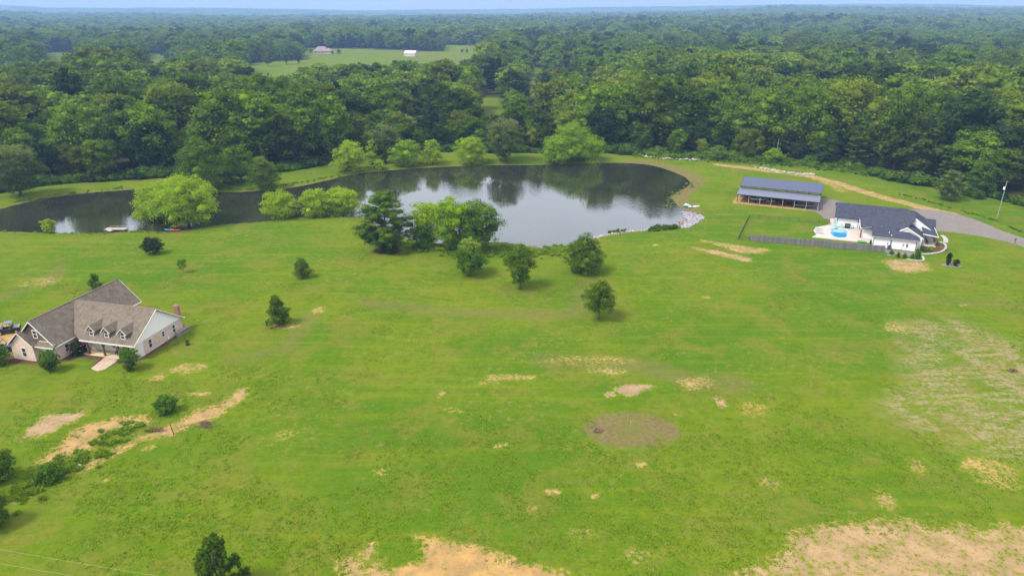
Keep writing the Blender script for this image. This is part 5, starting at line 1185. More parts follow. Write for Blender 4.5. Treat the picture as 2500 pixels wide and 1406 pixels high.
def build_house2(chair):
    e = frame_empty('white_house', 'white ranch house with slate grey shingle roofs beside the swimming pool', 'house', H2O, H2T, H2Z)
    # walls
    b = MB(); bx(b, .5, 18.2, -7.1, 7.1, -.5, 2.85); b.build('garage_wall', 'siding_white', e)
    b = MB(); bx(b, 7.4, 21.2, 7.1, 16.4, -.5, 2.85); b.build('wall', 'siding_white', e)
    b = MB(); bx(b, 9.6, 19.7, 18.2, 23.0, -.5, 2.88); b.build('wing_wall', 'siding_white', e)
    b = MB(); bx(b, 12.5, 20.9, 16.4, 20.6, -.5, 2.9); b.build('wall', 'siding_white', e)
    for sg in (1,):
        g = MB(); g.prism([q3(.5, -7.1, 2.85), q3(.5, 7.1, 2.85), q3(.5, 0, 5.25)], (.2, 0, 0)); g.build('gable_wall', 'siding_white', e)
        g = MB(); g.prism([q3(18.0, -7.1, 2.85), q3(18.0, 7.1, 2.85), q3(18.0, 0, 5.25)], (.2, 0, 0)); g.build('gable_wall', 'siding_white', e)
    def roof(polys, name='roof', th=.18, trim=None, tw=.2):
        r = MB(); [rects_slab(r, p, th) for p in polys]; o = r.build(name, 'shingle_slate', e)
        if trim:
            f = MB(); [fascia(f, p, tw) for p in trim]; f.build('fascia', 'white_paint', o)
        return o
    # garage roof
    ro = roof([[(0, 0, 5.5), (18.7, 0, 5.5), (18.7, 7.6, 2.95), (0, 7.6, 2.95)], [(18.7, 0, 5.498), (0, 0, 5.498), (0, -7.6, 2.95), (18.7, -7.6, 2.95)]], 'garage_roof')
    f = MB(); fascia(f, [(-.04, 0, 5.5), (-.04, 7.6, 2.95)]); fascia(f, [(-.04, 0, 5.5), (-.04, -7.6, 2.95)]); f.build('fascia', 'dark_metal', ro)
    f = MB(); fascia(f, [(0, 7.66, 2.93), (6.7, 7.66, 2.93)], .16, .12); f.build('gutter', 'dark_metal', ro)
    # big roof with ridge towards the viewer
    roof([[(6.45, 6.6, 3.02), (6.45, 17.0, 3.02), (15.6, 20.3, 4.62), (17.0, 20.4, 5.3), (19.7, 12.0, 5.8), (19.9, 2.6, 5.85), (14.2, 2.6, 4.66)]], 'main_roof', .16,
         trim=[[(6.41, 6.8, 3.02), (6.41, 17.0, 3.02)], [(6.4, 17.05, 3.02), (11.5, 17.05, 4.15)]])
    roof([[(19.7, 12.0, 5.8), (23.7, 12.0, 3.1), (23.7, -1.0, 3.1), (19.9, 2.6, 5.85)], [(19.9, 2.6, 5.85), (23.7, -1.0, 3.1), (18.0, -1.0, 4.9), (14.2, 2.6, 4.66)]], 'main_roof', .16)
    # gable over covered patio (white triangle)
    g = MB(); g.prism([q3(6.6, 16.9, 2.62), q3(12.4, 16.9, 2.62), q3(12.4, 16.9, 4.1), q3(6.6, 16.9, 2.92)], (0, .18, 0)); g.build('patio_gable', 'siding_cream', e)
    for t_ in (16.6, 8.0):
        b = MB(); bx(b, 6.62, 6.92, t_ - .15, t_ + .15, -.3, 2.86); b.build('patio_post', 'wood_brown', e)
    # upper decorative gable, facing the viewer at t=12
    g = MB(); g.prism([q3(16.6, 12.1, 2.6), q3(23.5, 12.1, 2.6), q3(23.6, 12.1, 3.0), q3(19.7, 12.1, 5.66), q3(16.6, 12.1, 3.9)], (0, .2, 0)); ug = g.build('upper_gable', 'siding_white', e)
    f = MB(); fascia(f, [(19.7, 12.06, 5.92), (23.9, 12.06, 3.08)], .3, .14); fascia(f, [(19.7, 12.06, 5.92), (17.7, 12.06, 4.6)], .3, .14); f.build('trim', 'white_paint', ug)
    # lower gable at t=20.5
    g = MB(); g.prism([q3(13.6, 20.4, 2.9), q3(20.9, 20.4, 2.9), q3(17.0, 20.4, 5.25)], (0, .2, 0)); lg = g.build('lower_gable', 'siding_white', e)
    f = MB(); fascia(f, [(17.0, 20.62, 5.5), (21.2, 20.62, 3.0)], .3, .16); fascia(f, [(17.0, 20.62, 5.5), (15.4, 20.62, 4.5)], .3, .16); f.build('trim', 'white_paint', lg)
    roof([[(17.0, 20.6, 5.46), (21.2, 20.6, 2.98), (21.2, 11.8, 2.98), (19.2, 11.95, 4.3), (17.0, 11.95, 5.4)]], 'lower_gable_roof', .14)
    # near wing roof
    wr = roof([[(9.05, 19.3, 4.68), (14.6, 19.3, 4.68), (15.8, 20.62, 4.28), (17.75, 20.66, 4.26), (20.3, 23.46, 3.0), (9.05, 23.46, 3.0)], [(14.6, 19.3, 4.678), (9.05, 19.3, 4.678), (9.05, 17.0, 3.9), (14.6, 17.0, 3.9)], [(17.75, 20.66, 4.258), (20.3, 20.66, 3.02), (20.3, 23.46, 2.998)]], 'wing_roof', .14)
    f = MB(); fascia(f, [(9.05, 23.52, 2.99), (20.3, 23.52, 2.99)], .16, .12); f.build('gutter', 'wood_grey', wr)
    g = MB(); g.prism([q3(9.6, 18.2, 2.88), q3(9.6, 23.0, 2.88), q3(9.6, 19.3, 4.4)], (.15, 0, 0)); g.build('gable_wall', 'siding_white', e)
    for s_, t_ in ((9.62, 23.06), (19.55, 23.06)):
        b = MB(); bx(b, s_ - .05, s_ + .05, t_ - .04, t_ + .06, 0, 2.85); b.build('downspout', 'dark_metal', e)
    for s_ in (.75, 6.2):
        b = MB(); bx(b, s_ - .05, s_ + .05, 7.11, 7.22, 0, 2.8); b.build('downspout', 'dark_metal', e)
    # porch on the drive side
    pr = roof([[(21.4, 16.7, 3.3), (25.0, 16.7, 2.8), (25.0, 4.2, 2.8), (23.2, 4.2, 3.25), (21.4, 12.1, 3.9)], [(22.2, 3.9, 4.2), (25.5, 3.9, 4.2), (25.4, 7.4, 2.86), (22.2, 7.4, 3.3)]], 'porch_roof', .14,
         trim=[[(25.04, 16.7, 2.8), (25.04, 4.2, 2.8)], [(21.4, 16.76, 3.28), (25.04, 16.76, 2.8)]])
    b = MB(); bx(b, 20.9, 25.0, 4.2, 17.0, -.4, .12); b.build('porch_floor', 'concrete', e)
    for t_ in (16.4, 12.6, 8.4, 4.6):
        b = MB(); bx(b, 24.65, 24.9, t_ - .12, t_ + .12, .12, 2.7); b.build('porch_post', 'siding_wood', e)
    # utilities and openings
    window(e, 9.6, 21.3, 1.0, 1.2, 1.2, 't', -1); window(e, 21.2, 14.3, .8, 1.4, 1.5, 't', 1)
    for s_, z_, h_, w2 in ((12.9, 1.1, .5, .2), (13.6, .7, 1.5, .3)):
        b = MB(); bx(b, s_, s_ + w2, 23.01, 23.1, z_, z_ + h_); b.build('wall_vent', 'grey_metal', e)
    b = MB(); bx(b, 17.3, 17.75, 23.01, 23.18, 1.0, 1.75); b.tube([q3(17.4, 23.1, 1.0), q3(17.4, 23.1, 0)], .03, 5); b.build('meter_box', 'grey_metal', e)
    b = MB(); bx(b, 16.5, 16.8, 23.01, 23.16, 1.3, 1.6); b.tube([q3(16.6, 23.1, 1.3), q3(16.4, 23.1, 0)], .03, 5); b.build('meter', 'grey_metal', e)
    for s_, t_, z_ in ((13.0, 21.6, 3.75), (13.6, 22.7, 3.3)):
        b = MB(); b.tube([q3(s_, t_, z_ - .1), q3(s_, t_, z_ + .4)], .07, 6); b.build('roof_vent', 'white_paint', e)
    # satellite dish-like bracket on the garage ridge end
    ac = thing('air_conditioner', 'dark grey outdoor air conditioning unit against the white wall by the fence end', 'air conditioner', (*to_world(H2O, H2T, 13.5, 23.9), 0), H2T)
    b = MB(); b.box(-.45, .45, -.45, .45, -.1, 1.0); b.build('housing', 'shed_roof', ac); b = MB(); b.cyl((0, 0, 1.03), (0, 0, 1), .36, .06, 16); b.build('fan_guard', 'dark_metal', ac)
    # patio slab, pool
    po = z2([(930, 352), (1075, 352), (1075, 640), (1900, 680), (1985, 640), (2380, 700), (2330, 1180), (2100, 1160), (1870, 1140), (300, 975), (460, 905), (400, 815), (355, 745), (450, 650), (600, 620), (870, 570)], 1960, 510, 13.89)
    pool_px = z2([(885, 700), (980, 690), (1110, 692), (1250, 700), (1400, 722), (1500, 770), (1548, 820), (1500, 860), (1500, 940), (1480, 990), (1400, 1010), (1280, 1020), (1160, 1010), (1040, 980), (960, 910), (890, 850), (960, 800), (960, 760)], 1960, 510, 13.89)
    # ordered outline of the slab with the pool cut out, made as a grid of cells
    PO = gp(po); PL = smooth_poly(gp(pool_px), k=2)
    st = thing('patio', 'pale concrete patio round the pool behind the white house', 'patio', (0, 0, 0))
    bm = bmesh.new()
    def ring(poly, z): return [bm.verts.new((p[0], p[1], z)) for p in poly]
    def edges(vs_): return [bm.edges.new((vs_[i], vs_[(i + 1) % len(vs_)])) for i in range(len(vs_))]
    a_ = ring(PO, .24); b_ = ring(PL, .24); ee = edges(a_) + edges(b_)
    bmesh.ops.triangle_fill(bm, edges=ee, use_beauty=True)
    bad = [f for f in bm.faces if sdf(np.array([f.calc_center_median().x]), np.array([f.calc_center_median().y]), PL)[0] < -.05]
    bmesh.ops.delete(bm, geom=bad, context='FACES_ONLY')
    for f in bm.faces:
        if f.normal.z < 0: f.normal_flip()
    me = bpy.data.meshes.new('slab'); bm.to_mesh(me); bm.free(); me.materials.append(M['concrete']); so = bpy.data.objects.new('slab', me); col.objects.link(so); so.parent = st
    b = MB(); n = len(PO); b.add([(p[0], p[1], .2399) for p in PO] + [(p[0], p[1], -.5) for p in PO], [(i, (i + 1) % n, (i + 1) % n + n, i + n) for i in range(n)]); b.build('slab_edge', 'concrete', st)
    pl = thing('swimming_pool', 'bright blue kidney shaped swimming pool in the pale patio', 'pool', (0, 0, 0))
    n = len(PL); b = MB(); b.add([(p[0], p[1], .24) for p in PL] + [(p[0], p[1], -.35) for p in PL], [(i, (i + 1) % n, (i + 1) % n + n, i + n) for i in range(n)])
    b.build('pool_wall', 'pool_liner', pl)
    b = MB(); cx_, cy_ = sum(p[0] for p in PL) / n, sum(p[1] for p in PL) / n
    b.tube([(p[0], p[1], .245) for p in PL] + [(PL[0][0], PL[0][1], .245)], .10, 6); b.build('coping', 'coping', pl)
    b = MB(); b.add([(p[0], p[1], .15) for p in PL], [tuple(range(n))]); b.build('shelf_water', 'pool_light', pl)
    dp = smooth_poly(gp(z2([(1000, 815), (1060, 800), (1250, 825), (1440, 825), (1480, 860), (1490, 950), (1440, 990), (1280, 1000), (1140, 990), (1050, 950), (1000, 880)], 1960, 510, 13.89)), k=2)
    b = MB(); b.add([(p[0], p[1], .158) for p in dp], [tuple(range(len(dp)))]); b.build('pool_water', 'pool_deep', pl)
    # pool furniture
    def at(px, py, z=.24): p = G(px, py, z); return (p[0], p[1], z)
    sl = thing('pool_slide', 'teal pool slide with steps at the back edge of the pool', 'slide', at(2040, 556), H2T)
    b = MB(); b.slab([(-.3, .9, 1.5), (.3, .9, 1.5), (.3, -.2, 1.1), (.3, -1.3, .35), (-.3, -1.3, .35), (-.3, -.2, 1.1)], .12); b.build('chute', 'teal', sl)
    b = MB(); [b.tube([(sx * .28, 1.4, 0), (sx * .28, .9, 1.5), (sx * .28, .9, 2.1)], .035, 6) for sx in (-1, 1)]; b.build('ladder', 'grey_plastic', sl)
    [MB().box(-.28, .28, 1.36 - i * .14, 1.44 - i * .14, .25 + i * .4, .3 + i * .4).build('step', 'grey_plastic', sl) for i in range(3)]
    gr = thing('barbecue_grill', 'black domed barbecue grill between two mint chairs by the white wall', 'grill', at(2068, 557), H2T)
    b = MB()
    prof = [(0, .45), (.22, .42), (.38, .28), (.44, .0)]
    v = []; f = []; ns = 12
    for i, x_ in enumerate((-.75, .75)):
        for j in range(ns): a = math.pi * j / (ns - 1); v.append((x_, math.cos(a) * .4, .95 + math.sin(a) * .45))
    f = [(j, j + 1, ns + j + 1, ns + j) for j in range(ns - 1)] + [tuple(range(ns)), tuple(range(2 * ns - 1, ns - 1, -1)), (0, ns, 2 * ns - 1, ns - 1)]
    b.add(v, f); b.build('hood', 'black_plastic', gr)
    b = MB(); b.box(-.75, .75, -.4, .4, .72, .94); b.build('firebox', 'grey_metal', gr)
    b = MB(); b.box(-.7, .7, -.36, .36, .08, .71); b.build('cabinet', 'black_plastic', gr)
    def armchair(px, py, rz, lab):
        c = thing('patio_chair', lab, 'chair', at(px, py), H2T + rz)
        b = MB(); b.slab([(-.34, -.35, .42), (.34, -.35, .42), (.34, .3, .32), (-.34, .3, .32)], .07); b.build('seat', 'teal_pale', c)
        b = MB(); b.prism([(-.34, .28, .34), (.34, .28, .34), (.30, .62, 1.15), (0, .66, 1.24), (-.30, .62, 1.15)], (0, .07, .0)); b.build('backrest', 'teal_pale', c)
        for sx in (-1, 1):
            b = MB(); b.box(sx * .40 - .07, sx * .40 + .07, -.42, .42, .60, .64); b.box(sx * .40 - .03, sx * .40 + .03, -.40, -.32, 0, .6); b.box(sx * .40 - .03, sx * .40 + .03, .30, .38, 0, .6); b.build('arm', 'teal_pale', c)
    armchair(2057, 556, R(50), 'mint green patio chair left of the black grill'); armchair(2077, 558, R(-50), 'mint green patio chair right of the black grill')
    for i, (px, py) in enumerate(((1998, 559), (1999, 564), (2000, 569.5))):
        c = thing('sun_lounger', ('grey lounger on the patio edge, farthest from the fence', 'grey lounger on the patio edge, middle of three', 'grey lounger on the patio edge, nearest the fence')[i], 'lounger', at(px, py), H2T + R(6), 'grey loungers at the patio edge')
        b = MB(); b.box(-.9, .35, -.3, .3, .30, .36); b.build('seat', 'lounger_grey', c)
        b = MB(); b.slab([(.35, -.3, .36), (.35, .3, .36), (1.0, .3, .62), (1.0, -.3, .62)], .06); b.build('backrest', 'lounger_grey', c)
        for sx, sy in ((-.8, -.25), (-.8, .25), (.7, -.25), (.7, .25)):
            b = MB(); b.box(sx - .03, sx + .03, sy - .03, sy + .03, 0, .30); b.build('leg', 'grey_plastic', c)
    tb = thing('hot_tub', 'dark oval hot tub under the covered patio roof', 'hot tub', at(2119, 570), H2T)
    b = MB(); b.tube([(0, 0, 0), (0, 0, .82)], [1.05, 1.12], 20); b.build('shell', 'black_plastic', tb); b = MB(); b.tube([(0, 0, .825), (0, 0, .93)], [1.16, 1.12], 20); b.build('cover', 'dark_metal', tb)
    mt = thing('turf_mat', 'bright green artificial turf mat by the patio post', 'mat', at(2105, 590, .245), H2T)
    b = MB(); b.box(-1.1, 1.1, -.75, .75, 0, .03); b.build('mat', 'green_turf', mt)
    pt = thing('planter_pot', 'dark pot with a plant beside the white wall corner', 'pot', at(2125, 594), H2T)
    b = MB(); b.tube([(0, 0, 0), (0, 0, .45)], [.2, .3], 12); b.build('pot', 'black_plastic', pt)
    V, Q, T_, tp = crown_arrays(np.random.default_rng(5), [(0, 0, .65, .35, .35, .3)], 120, .14, ICO1, .7, None, 3); c = bpy.data.objects.new('foliage', arr_mesh('foliage', V, Q, T_, ['leaf_dark'], tp)); col.objects.link(c); c.parent = pt
    hd = thing('pool_handrail', 'grey metal handrail at the left end of the pool', 'handrail', at(2025, 569), H2T)
    b = MB(); b.tube([(-.9, 0, 0), (-.9, 0, .75), (-.5, 0, .95), (.2, 0, .85), (.5, 0, -.1)], .04, 6); b.build('rail', 'grey_metal', hd)
    for i, t_ in enumerate((15.3, 13.9, 12.3)):
        chair(H2O, H2T, 23.0, t_, .12, R(90), ('dark rocking chair on the white house porch, nearest the corner post', 'dark rocking chair in the middle of three on the white house porch', 'dark rocking chair on the white house porch, farthest inside')[i], 'black_plastic', 'rocking chairs on the white house porch')
    # stone edging round the beds
    def edging(name, lab, pts, wd):
        t_ = thing(name, lab, 'edging', (0, 0, 0)); b = MB(); rr = random.Random(3)
        P_ = smooth_poly(gp(pts), False, 3)
        for a, c in zip(P_[:-1], P_[1:]):
            ln = math.hypot(c[0] - a[0], c[1] - a[1]); k = max(1, int(ln / .5))
            for j in range(k):
                x_ = a[0] + (c[0] - a[0]) * (j + .5) / k; y_ = a[1] + (c[1] - a[1]) * (j + .5) / k; s_ = wd * rr.uniform(.8, 1.15)
                an = math.atan2(c[1] - a[1], c[0] - a[0]) + rr.uniform(-.15, .15); ca, sa_ = math.cos(an), math.sin(an)
                b.slab([(x_ + ca * p_ * .26 - sa_ * q_ * s_ / 2, y_ + sa_ * p_ * .26 + ca * q_ * s_ / 2, .13 + rr.uniform(0, .05)) for p_, q_ in ((-1, -1), (1, -1), (1, 1), (-1, 1))], .4)
        b.build('stones', 'stone_edge', t_)
    edging('bed_edging', 'pale stone edging curving round the planting bed by the front porch', z2([(1450, 915), (1550, 920), (1700, 915), (1850, 890), (2000, 870), (2120, 790), (2165, 720), (2120, 640), (2050, 600), (1900, 580)], 2120, 540, 11.36), .5)
    edging('walk_edging', 'pale stone walk curving from the porch beside the lawn', z2([(1990, 390), (2080, 430), (2140, 500), (2150, 570), (2110, 610)], 2120, 540, 11.36), 1.1)
    edging('bed_edging', 'pale stone edging of the gravel bed under the long white wall', z2([(980, 1045), (1150, 1075), (1300, 1100), (1420, 1105), (1530, 1095), (1530, 1040), (1480, 940)], 2120, 540, 11.36), .45)
    edging('bed_edging', 'short stone edging beside the wooden fence end', z2([(480, 940), (620, 950), (760, 960)], 2120, 540, 11.36), .3)

def extra_materials():
    M['pool_liner'] = simple('pool_liner', (.25, .45, .6), .3, var=.05)
    M['coping'] = simple('coping', (.40, .48, .55), .5, var=.05)
    for nm, c in (('pool_light', (.18, .36, .50)), ('pool_deep', (.01, .18, .36))):
        m, t, o = newmat(nm); b = N(t, 'ShaderNodeBsdfPrincipled'); b.inputs['Roughness'].default_value = .08; b.inputs['IOR'].default_value = 1.33
        n_ = noise(t, 1.5, 3, objco(t)); L(t, mixc(t, n_, [q * .85 for q in c], [min(1, q * 1.1) for q in c]), b.inputs['Base Color']); L(t, bump(t, n_, .2, .03), b.inputs['Normal']); L(t, b.outputs[0], o.inputs[0]); M[nm] = m
    M['lounger_grey'] = plank('lounger_grey', (.40, .40, .46), .3, .14, 'H')

def build_shed():
    e = frame_empty('pole_barn', 'open pole barn with blue grey metal roof and a lower lean-to roof in front', 'barn', SHO, SHT, SHZ)
    Ln = 25.1
    r = MB(); rects_slab(r, [(0, 0, 5.87), (Ln, 0, 5.87), (Ln, 5.65, 3.95), (0, 5.65, 3.95)], .08); rects_slab(r, [(Ln, 0, 5.868), (0, 0, 5.868), (0, -5.4, 4.0), (Ln, -5.4, 4.0)], .08); ur = r.build('roof', 'shed_roof', e)
    f = MB(); fascia(f, [(0, 5.68, 3.94), (Ln, 5.68, 3.94)], .16, .06); fascia(f, [(-.03, 0, 5.86), (-.03, 5.65, 3.94)], .16, .06); fascia(f, [(Ln + .03, 0, 5.86), (Ln + .03, 5.65, 3.94)], .18, .06); f.build('trim', 'dark_metal', ur)
    r = MB(); rects_slab(r, [(-.05, 5.6, 3.25), (24.9, 5.6, 3.25), (24.9, 13.4, 2.86), (-.05, 13.4, 2.86)], .08); lr_ = r.build('lean_to_roof', 'shed_lean', e)
    f = MB(); fascia(f, [(-.05, 13.43, 2.85), (24.9, 13.43, 2.85)], .16, .06); f.build('trim', 'dark_metal', lr_)
    n = 8
    for i in range(n):
        s_ = .35 + i * (Ln - .8) / (n - 1)
        b = MB(); bx(b, s_ - .08, s_ + .08, 5.35, 5.51, -.4, 3.86); b.build('post', 'dark_metal', e)
        b = MB(); bx(b, s_ - .08, s_ + .08, 12.95, 13.11, -.4, 2.78); b.build('post', 'wood_grey' if i not in (0,) else 'dark_metal', e)
        b = MB(); bx(b, s_ - .08, s_ + .08, -5.1, -4.94, -.4, 3.95); b.build('post', 'dark_metal', e)
        b = MB(); fascia(b, [(s_, -5.0, 4.0), (s_, 0, 5.7), (s_, 5.4, 3.9)], .14, .08); b.build('truss', 'dark_metal', e)
        b = MB(); fascia(b, [(s_, 5.5, 3.16), (s_, 13.0, 2.78)], .12, .06); b.build('rafter', 'dark_metal', e)
    b = MB(); bx(b, 0, Ln, 5.40, 5.46, 3.2, 3.4); b.build('beam', 'dark_metal', e)
    for s0, s1, mt in ((.5, 5.6, 'siding_wood'), (8.4, 15.2, 'siding_wood')):
        b = MB(); bx(b, s0, s1, 5.1, 5.25, -.3, 2.5); b.build('back_wall', mt, e)
    # what stands beneath
    def at(s, t): return (*to_world(SHO, SHT, s, t), 0)
    def boat(s, t, rz, ln, mat, lab, seats=True):
        c = thing('boat_on_trailer', lab, 'boat', at(s, t), SHT + rz)
        b = MB(); secs = []
        for i in range(9):
            q = i / 8; x_ = -ln / 2 + ln * q; w2 = .85 * (1 - max(0, (q - .55) / .45) ** 2.2) + .04; zb = .62 + .35 * max(0, (q - .6) / .4) ** 2
            secs.append([(x_, -w2, 1.15 + .12 * q), (x_, -w2 * .8, zb + .1), (x_, 0, zb), (x_, w2 * .8, zb + .1), (x_, w2, 1.15 + .12 * q), (x_, w2 * .85, 1.1 + .12 * q), (x_, 0, .92), (x_, -w2 * .85, 1.1 + .12 * q)])
        v = [p for s_ in secs for p in s_]; f = []
        for i in range(8):
            for j in range(8): f.append((i * 8 + j, i * 8 + (j + 1) % 8, (i + 1) * 8 + (j + 1) % 8, (i + 1) * 8 + j))
        f += [tuple(range(8)), tuple(range(71, 63, -1))]; b.add(v, f); b.build('hull', mat, c, True)
        b = MB(); b.tube([(-ln / 2 - .2, 0, .55), (ln / 2, 0, .55), (ln / 2 + 1.3, 0, .5)], .06, 6); b.box(-1.0, -.8, -.9, .9, .45, .58); b.tube([(ln / 2 + 1.2, 0, .5), (ln / 2 + 1.2, 0, 0)], .04, 5); b.build('trailer', 'grey_metal', c)
        for sy in (-1, 1):
            b = MB(); b.cyl((-.9, sy * 1.0, .33), (0, 1, 0), .33, .2, 16); b.build('wheel', 'tyre', c)
        if seats:
            b = MB(); b.box(-.4, .1, -.3, .3, 1.0, 1.4); b.box(.6, 1.0, -.5, -.1, 1.0, 1.55); b.build('console', 'black_plastic', c)
            b = MB(); b.box(-ln / 2 - .35, -ln / 2, -.2, .2, .6, 1.65); b.build('motor', 'black_plastic', c)
        return c
    boat(20.9, 11.2, R(3), 6.6, 'hull_grey', 'long dark grey fishing boat on a trailer at the right end of the barn')
    boat(6.6, 9.3, R(8), 5.2, 'hull_white', 'white and grey boat on a trailer under the left part of the lean-to')
    boat(12.0, 1.5, R(2), 6.0, 'black_plastic', 'dark boat under the upper roof in the middle of the barn')
    def tractor(s, t, rz, mat, lab):
        c = thing('tractor', lab, 'tractor', at(s, t), SHT + rz)
        b = MB(); b.box(.2, 1.7, -.35, .35, .7, 1.3); b.box(-1.1, .3, -.4, .4, .65, .95); b.build('body', mat, c)
        b = MB(); b.box(-.9, -.4, -.28, .28, .95, 1.1); b.box(-1.0, -.85, -.28, .28, 1.1, 1.5); b.build('seat', 'black_plastic', c)
        b = MB(); [b.box(-1.1, -1.0, sy * .55 - .04, sy * .55 + .04, .9, 2.1) for sy in (-1, 1)]; b.box(-1.1, -1.0, -.59, .59, 2.1, 2.18); b.build('roll_bar', 'black_plastic', c)
        for sy in (-1, 1):
            b = MB(); b.cyl((-.75, sy * .75, .62), (0, 1, 0), .62, .32, 18); w1 = b.build('wheel', 'tyre', c); b = MB(); b.cyl((-.75, sy * .93, .62), (0, 1, 0), .3, .04, 12); b.build('rim', 'rim_gold', w1)
            b = MB(); b.cyl((1.35, sy * .6, .36), (0, 1, 0), .36, .22, 16); b.build('wheel', 'tyre', c)
    tractor(17.0, 8.6, R(170), 'leaf_paint', 'dark green tractor beside the long boat under the lean-to')
    tractor(22.6, 2.4, R(90), 'red_wood', 'dull red tractor under the upper roof at the right end of the barn')
    for i, (s, t) in enumerate(((9.5, 8.8), (11.0, 8.2))):
        c = thing('storage_crate', ('wooden crate against the brown back wall of the barn, left one', 'wooden crate against the brown back wall of the barn, right one')[i], 'crate', at(s, t), SHT + i * .3)
        b = MB(); [b.box(-.5, .5, -.4, .4, .1 + k * .2, .26 + k * .2) for k in range(4)]; b.build('slats', 'wood_grey', c); b = MB(); b.box(-.48, .48, -.38, .38, .02, .86); b.build('box', 'wood_brown', c)

def build_fences():
    # wooden privacy fence
    f = thing('wooden_fence', 'weathered grey brown wooden fence of stepped panels in front of the pool', 'fence', (*H2O, 0), H2T)
    A = (-20.9, 31.3); B = (12.2, 27.0); n = 14; rr = random.Random(8)
    dx, dt = (B[0] - A[0]) / n, (B[1] - A[1]) / n
    for i in range(n):
        s0, t0 = A[0] + dx * i, A[1] + dt * i; top = 1.78 + .08 * math.sin(i * 1.9) - (.1 if i == 0 else 0) + rr.uniform(-.04, .04)
        p = Vector(q3(s0 + .05, t0, 0)); q = Vector(q3(s0 + dx - .05, t0 + dt, 0)); nn = (q - p).cross(Vector((0, 0, 1))).normalized() * .02
        b = MB(); b.add([p - nn - Vector((0, 0, .2)), q - nn - Vector((0, 0, .2)), q - nn + Vector((0, 0, top)), p - nn + Vector((0, 0, top)), p + nn - Vector((0, 0, .2)), q + nn - Vector((0, 0, .2)), q + nn + Vector((0, 0, top)), p + nn + Vector((0, 0, top))],
              [(0, 1, 2, 3), (7, 6, 5, 4), (0, 4, 5, 1), (3, 2, 6, 7), (0, 3, 7, 4), (1, 5, 6, 2)]); b.build('panel', 'fence_wood', f)
        b = MB(); m = -nn.normalized() * .06
        m = m if (m.y < 0) else -m
        for zz in (.35, .98, 1.5): fa = [p + m * 1.0 + Vector((0, 0, zz)), q + m * 1.0 + Vector((0, 0, zz))]; b.tube(fa, .045, 4)
        b.build('rail', 'fence_wood', f)
    for i in range(n + 1):
        s0, t0 = A[0] + dx * i, A[1] + dt * i; b = MB(); bx(b, s0 - .06, s0 + .06, t0 + .03, t0 + .15, -.3, 1.7 if i != 11 else 1.95); b.build('post', 'fence_wood', f)
    # chain link fence
    c = thing('chain_link_fence', 'dark chain link fence enclosing the grass yard left of the pool', 'fence', (*H2O, 0), H2T)
    line = [(-20.9, 31.5), (-23.6, 31.9), (-23.3, 9.0), (-1.1, 5.1), (-1.0, 7.6)]
    m = MB(); rails = MB()
    for a, q in zip(line[:-1], line[1:]):
        ln = math.hypot(q[0] - a[0], q[1] - a[1]); k = max(1, round(ln / 2.9))
        for i in range(k + 1):
            if i == k and q != line[-1]: continue
            s_, t_ = a[0] + (q[0] - a[0]) * i / k, a[1] + (q[1] - a[1]) * i / k; b = MB(); b.tube([q3(s_, t_, -.3), q3(s_, t_, 1.3)], .04, 6); b.build('post', 'dark_metal', c)
        rails.tube([q3(*a, 1.24), q3(*q, 1.24)], .018, 5)
        st = .16; N_ = int(ln / st); hh = 1.2
        for sg in (1, -1):
            for i in range(-int(hh / st), N_):
                x0, x1 = i * st, i * st + hh; z0, z1 = (.02, hh) if sg > 0 else (hh, .02)
                lo, hi = max(x0, 0), min(x1, ln)
                if hi <= lo: continue
                za = z0 + (z1 - z0) * (lo - x0) / (x1 - x0); zb = z0 + (z1 - z0) * (hi - x0) / (x1 - x0)
                P1 = Vector(q3(a[0] + (q[0] - a[0]) * lo / ln, a[1] + (q[1] - a[1]) * lo / ln, za)); P2 = Vector(q3(a[0] + (q[0] - a[0]) * hi / ln, a[1] + (q[1] - a[1]) * hi / ln, zb))
                m.tube([P1, P2], .005, 3)
    rails.build('rail', 'dark_metal', c); m.build('mesh', 'dark_metal', c)

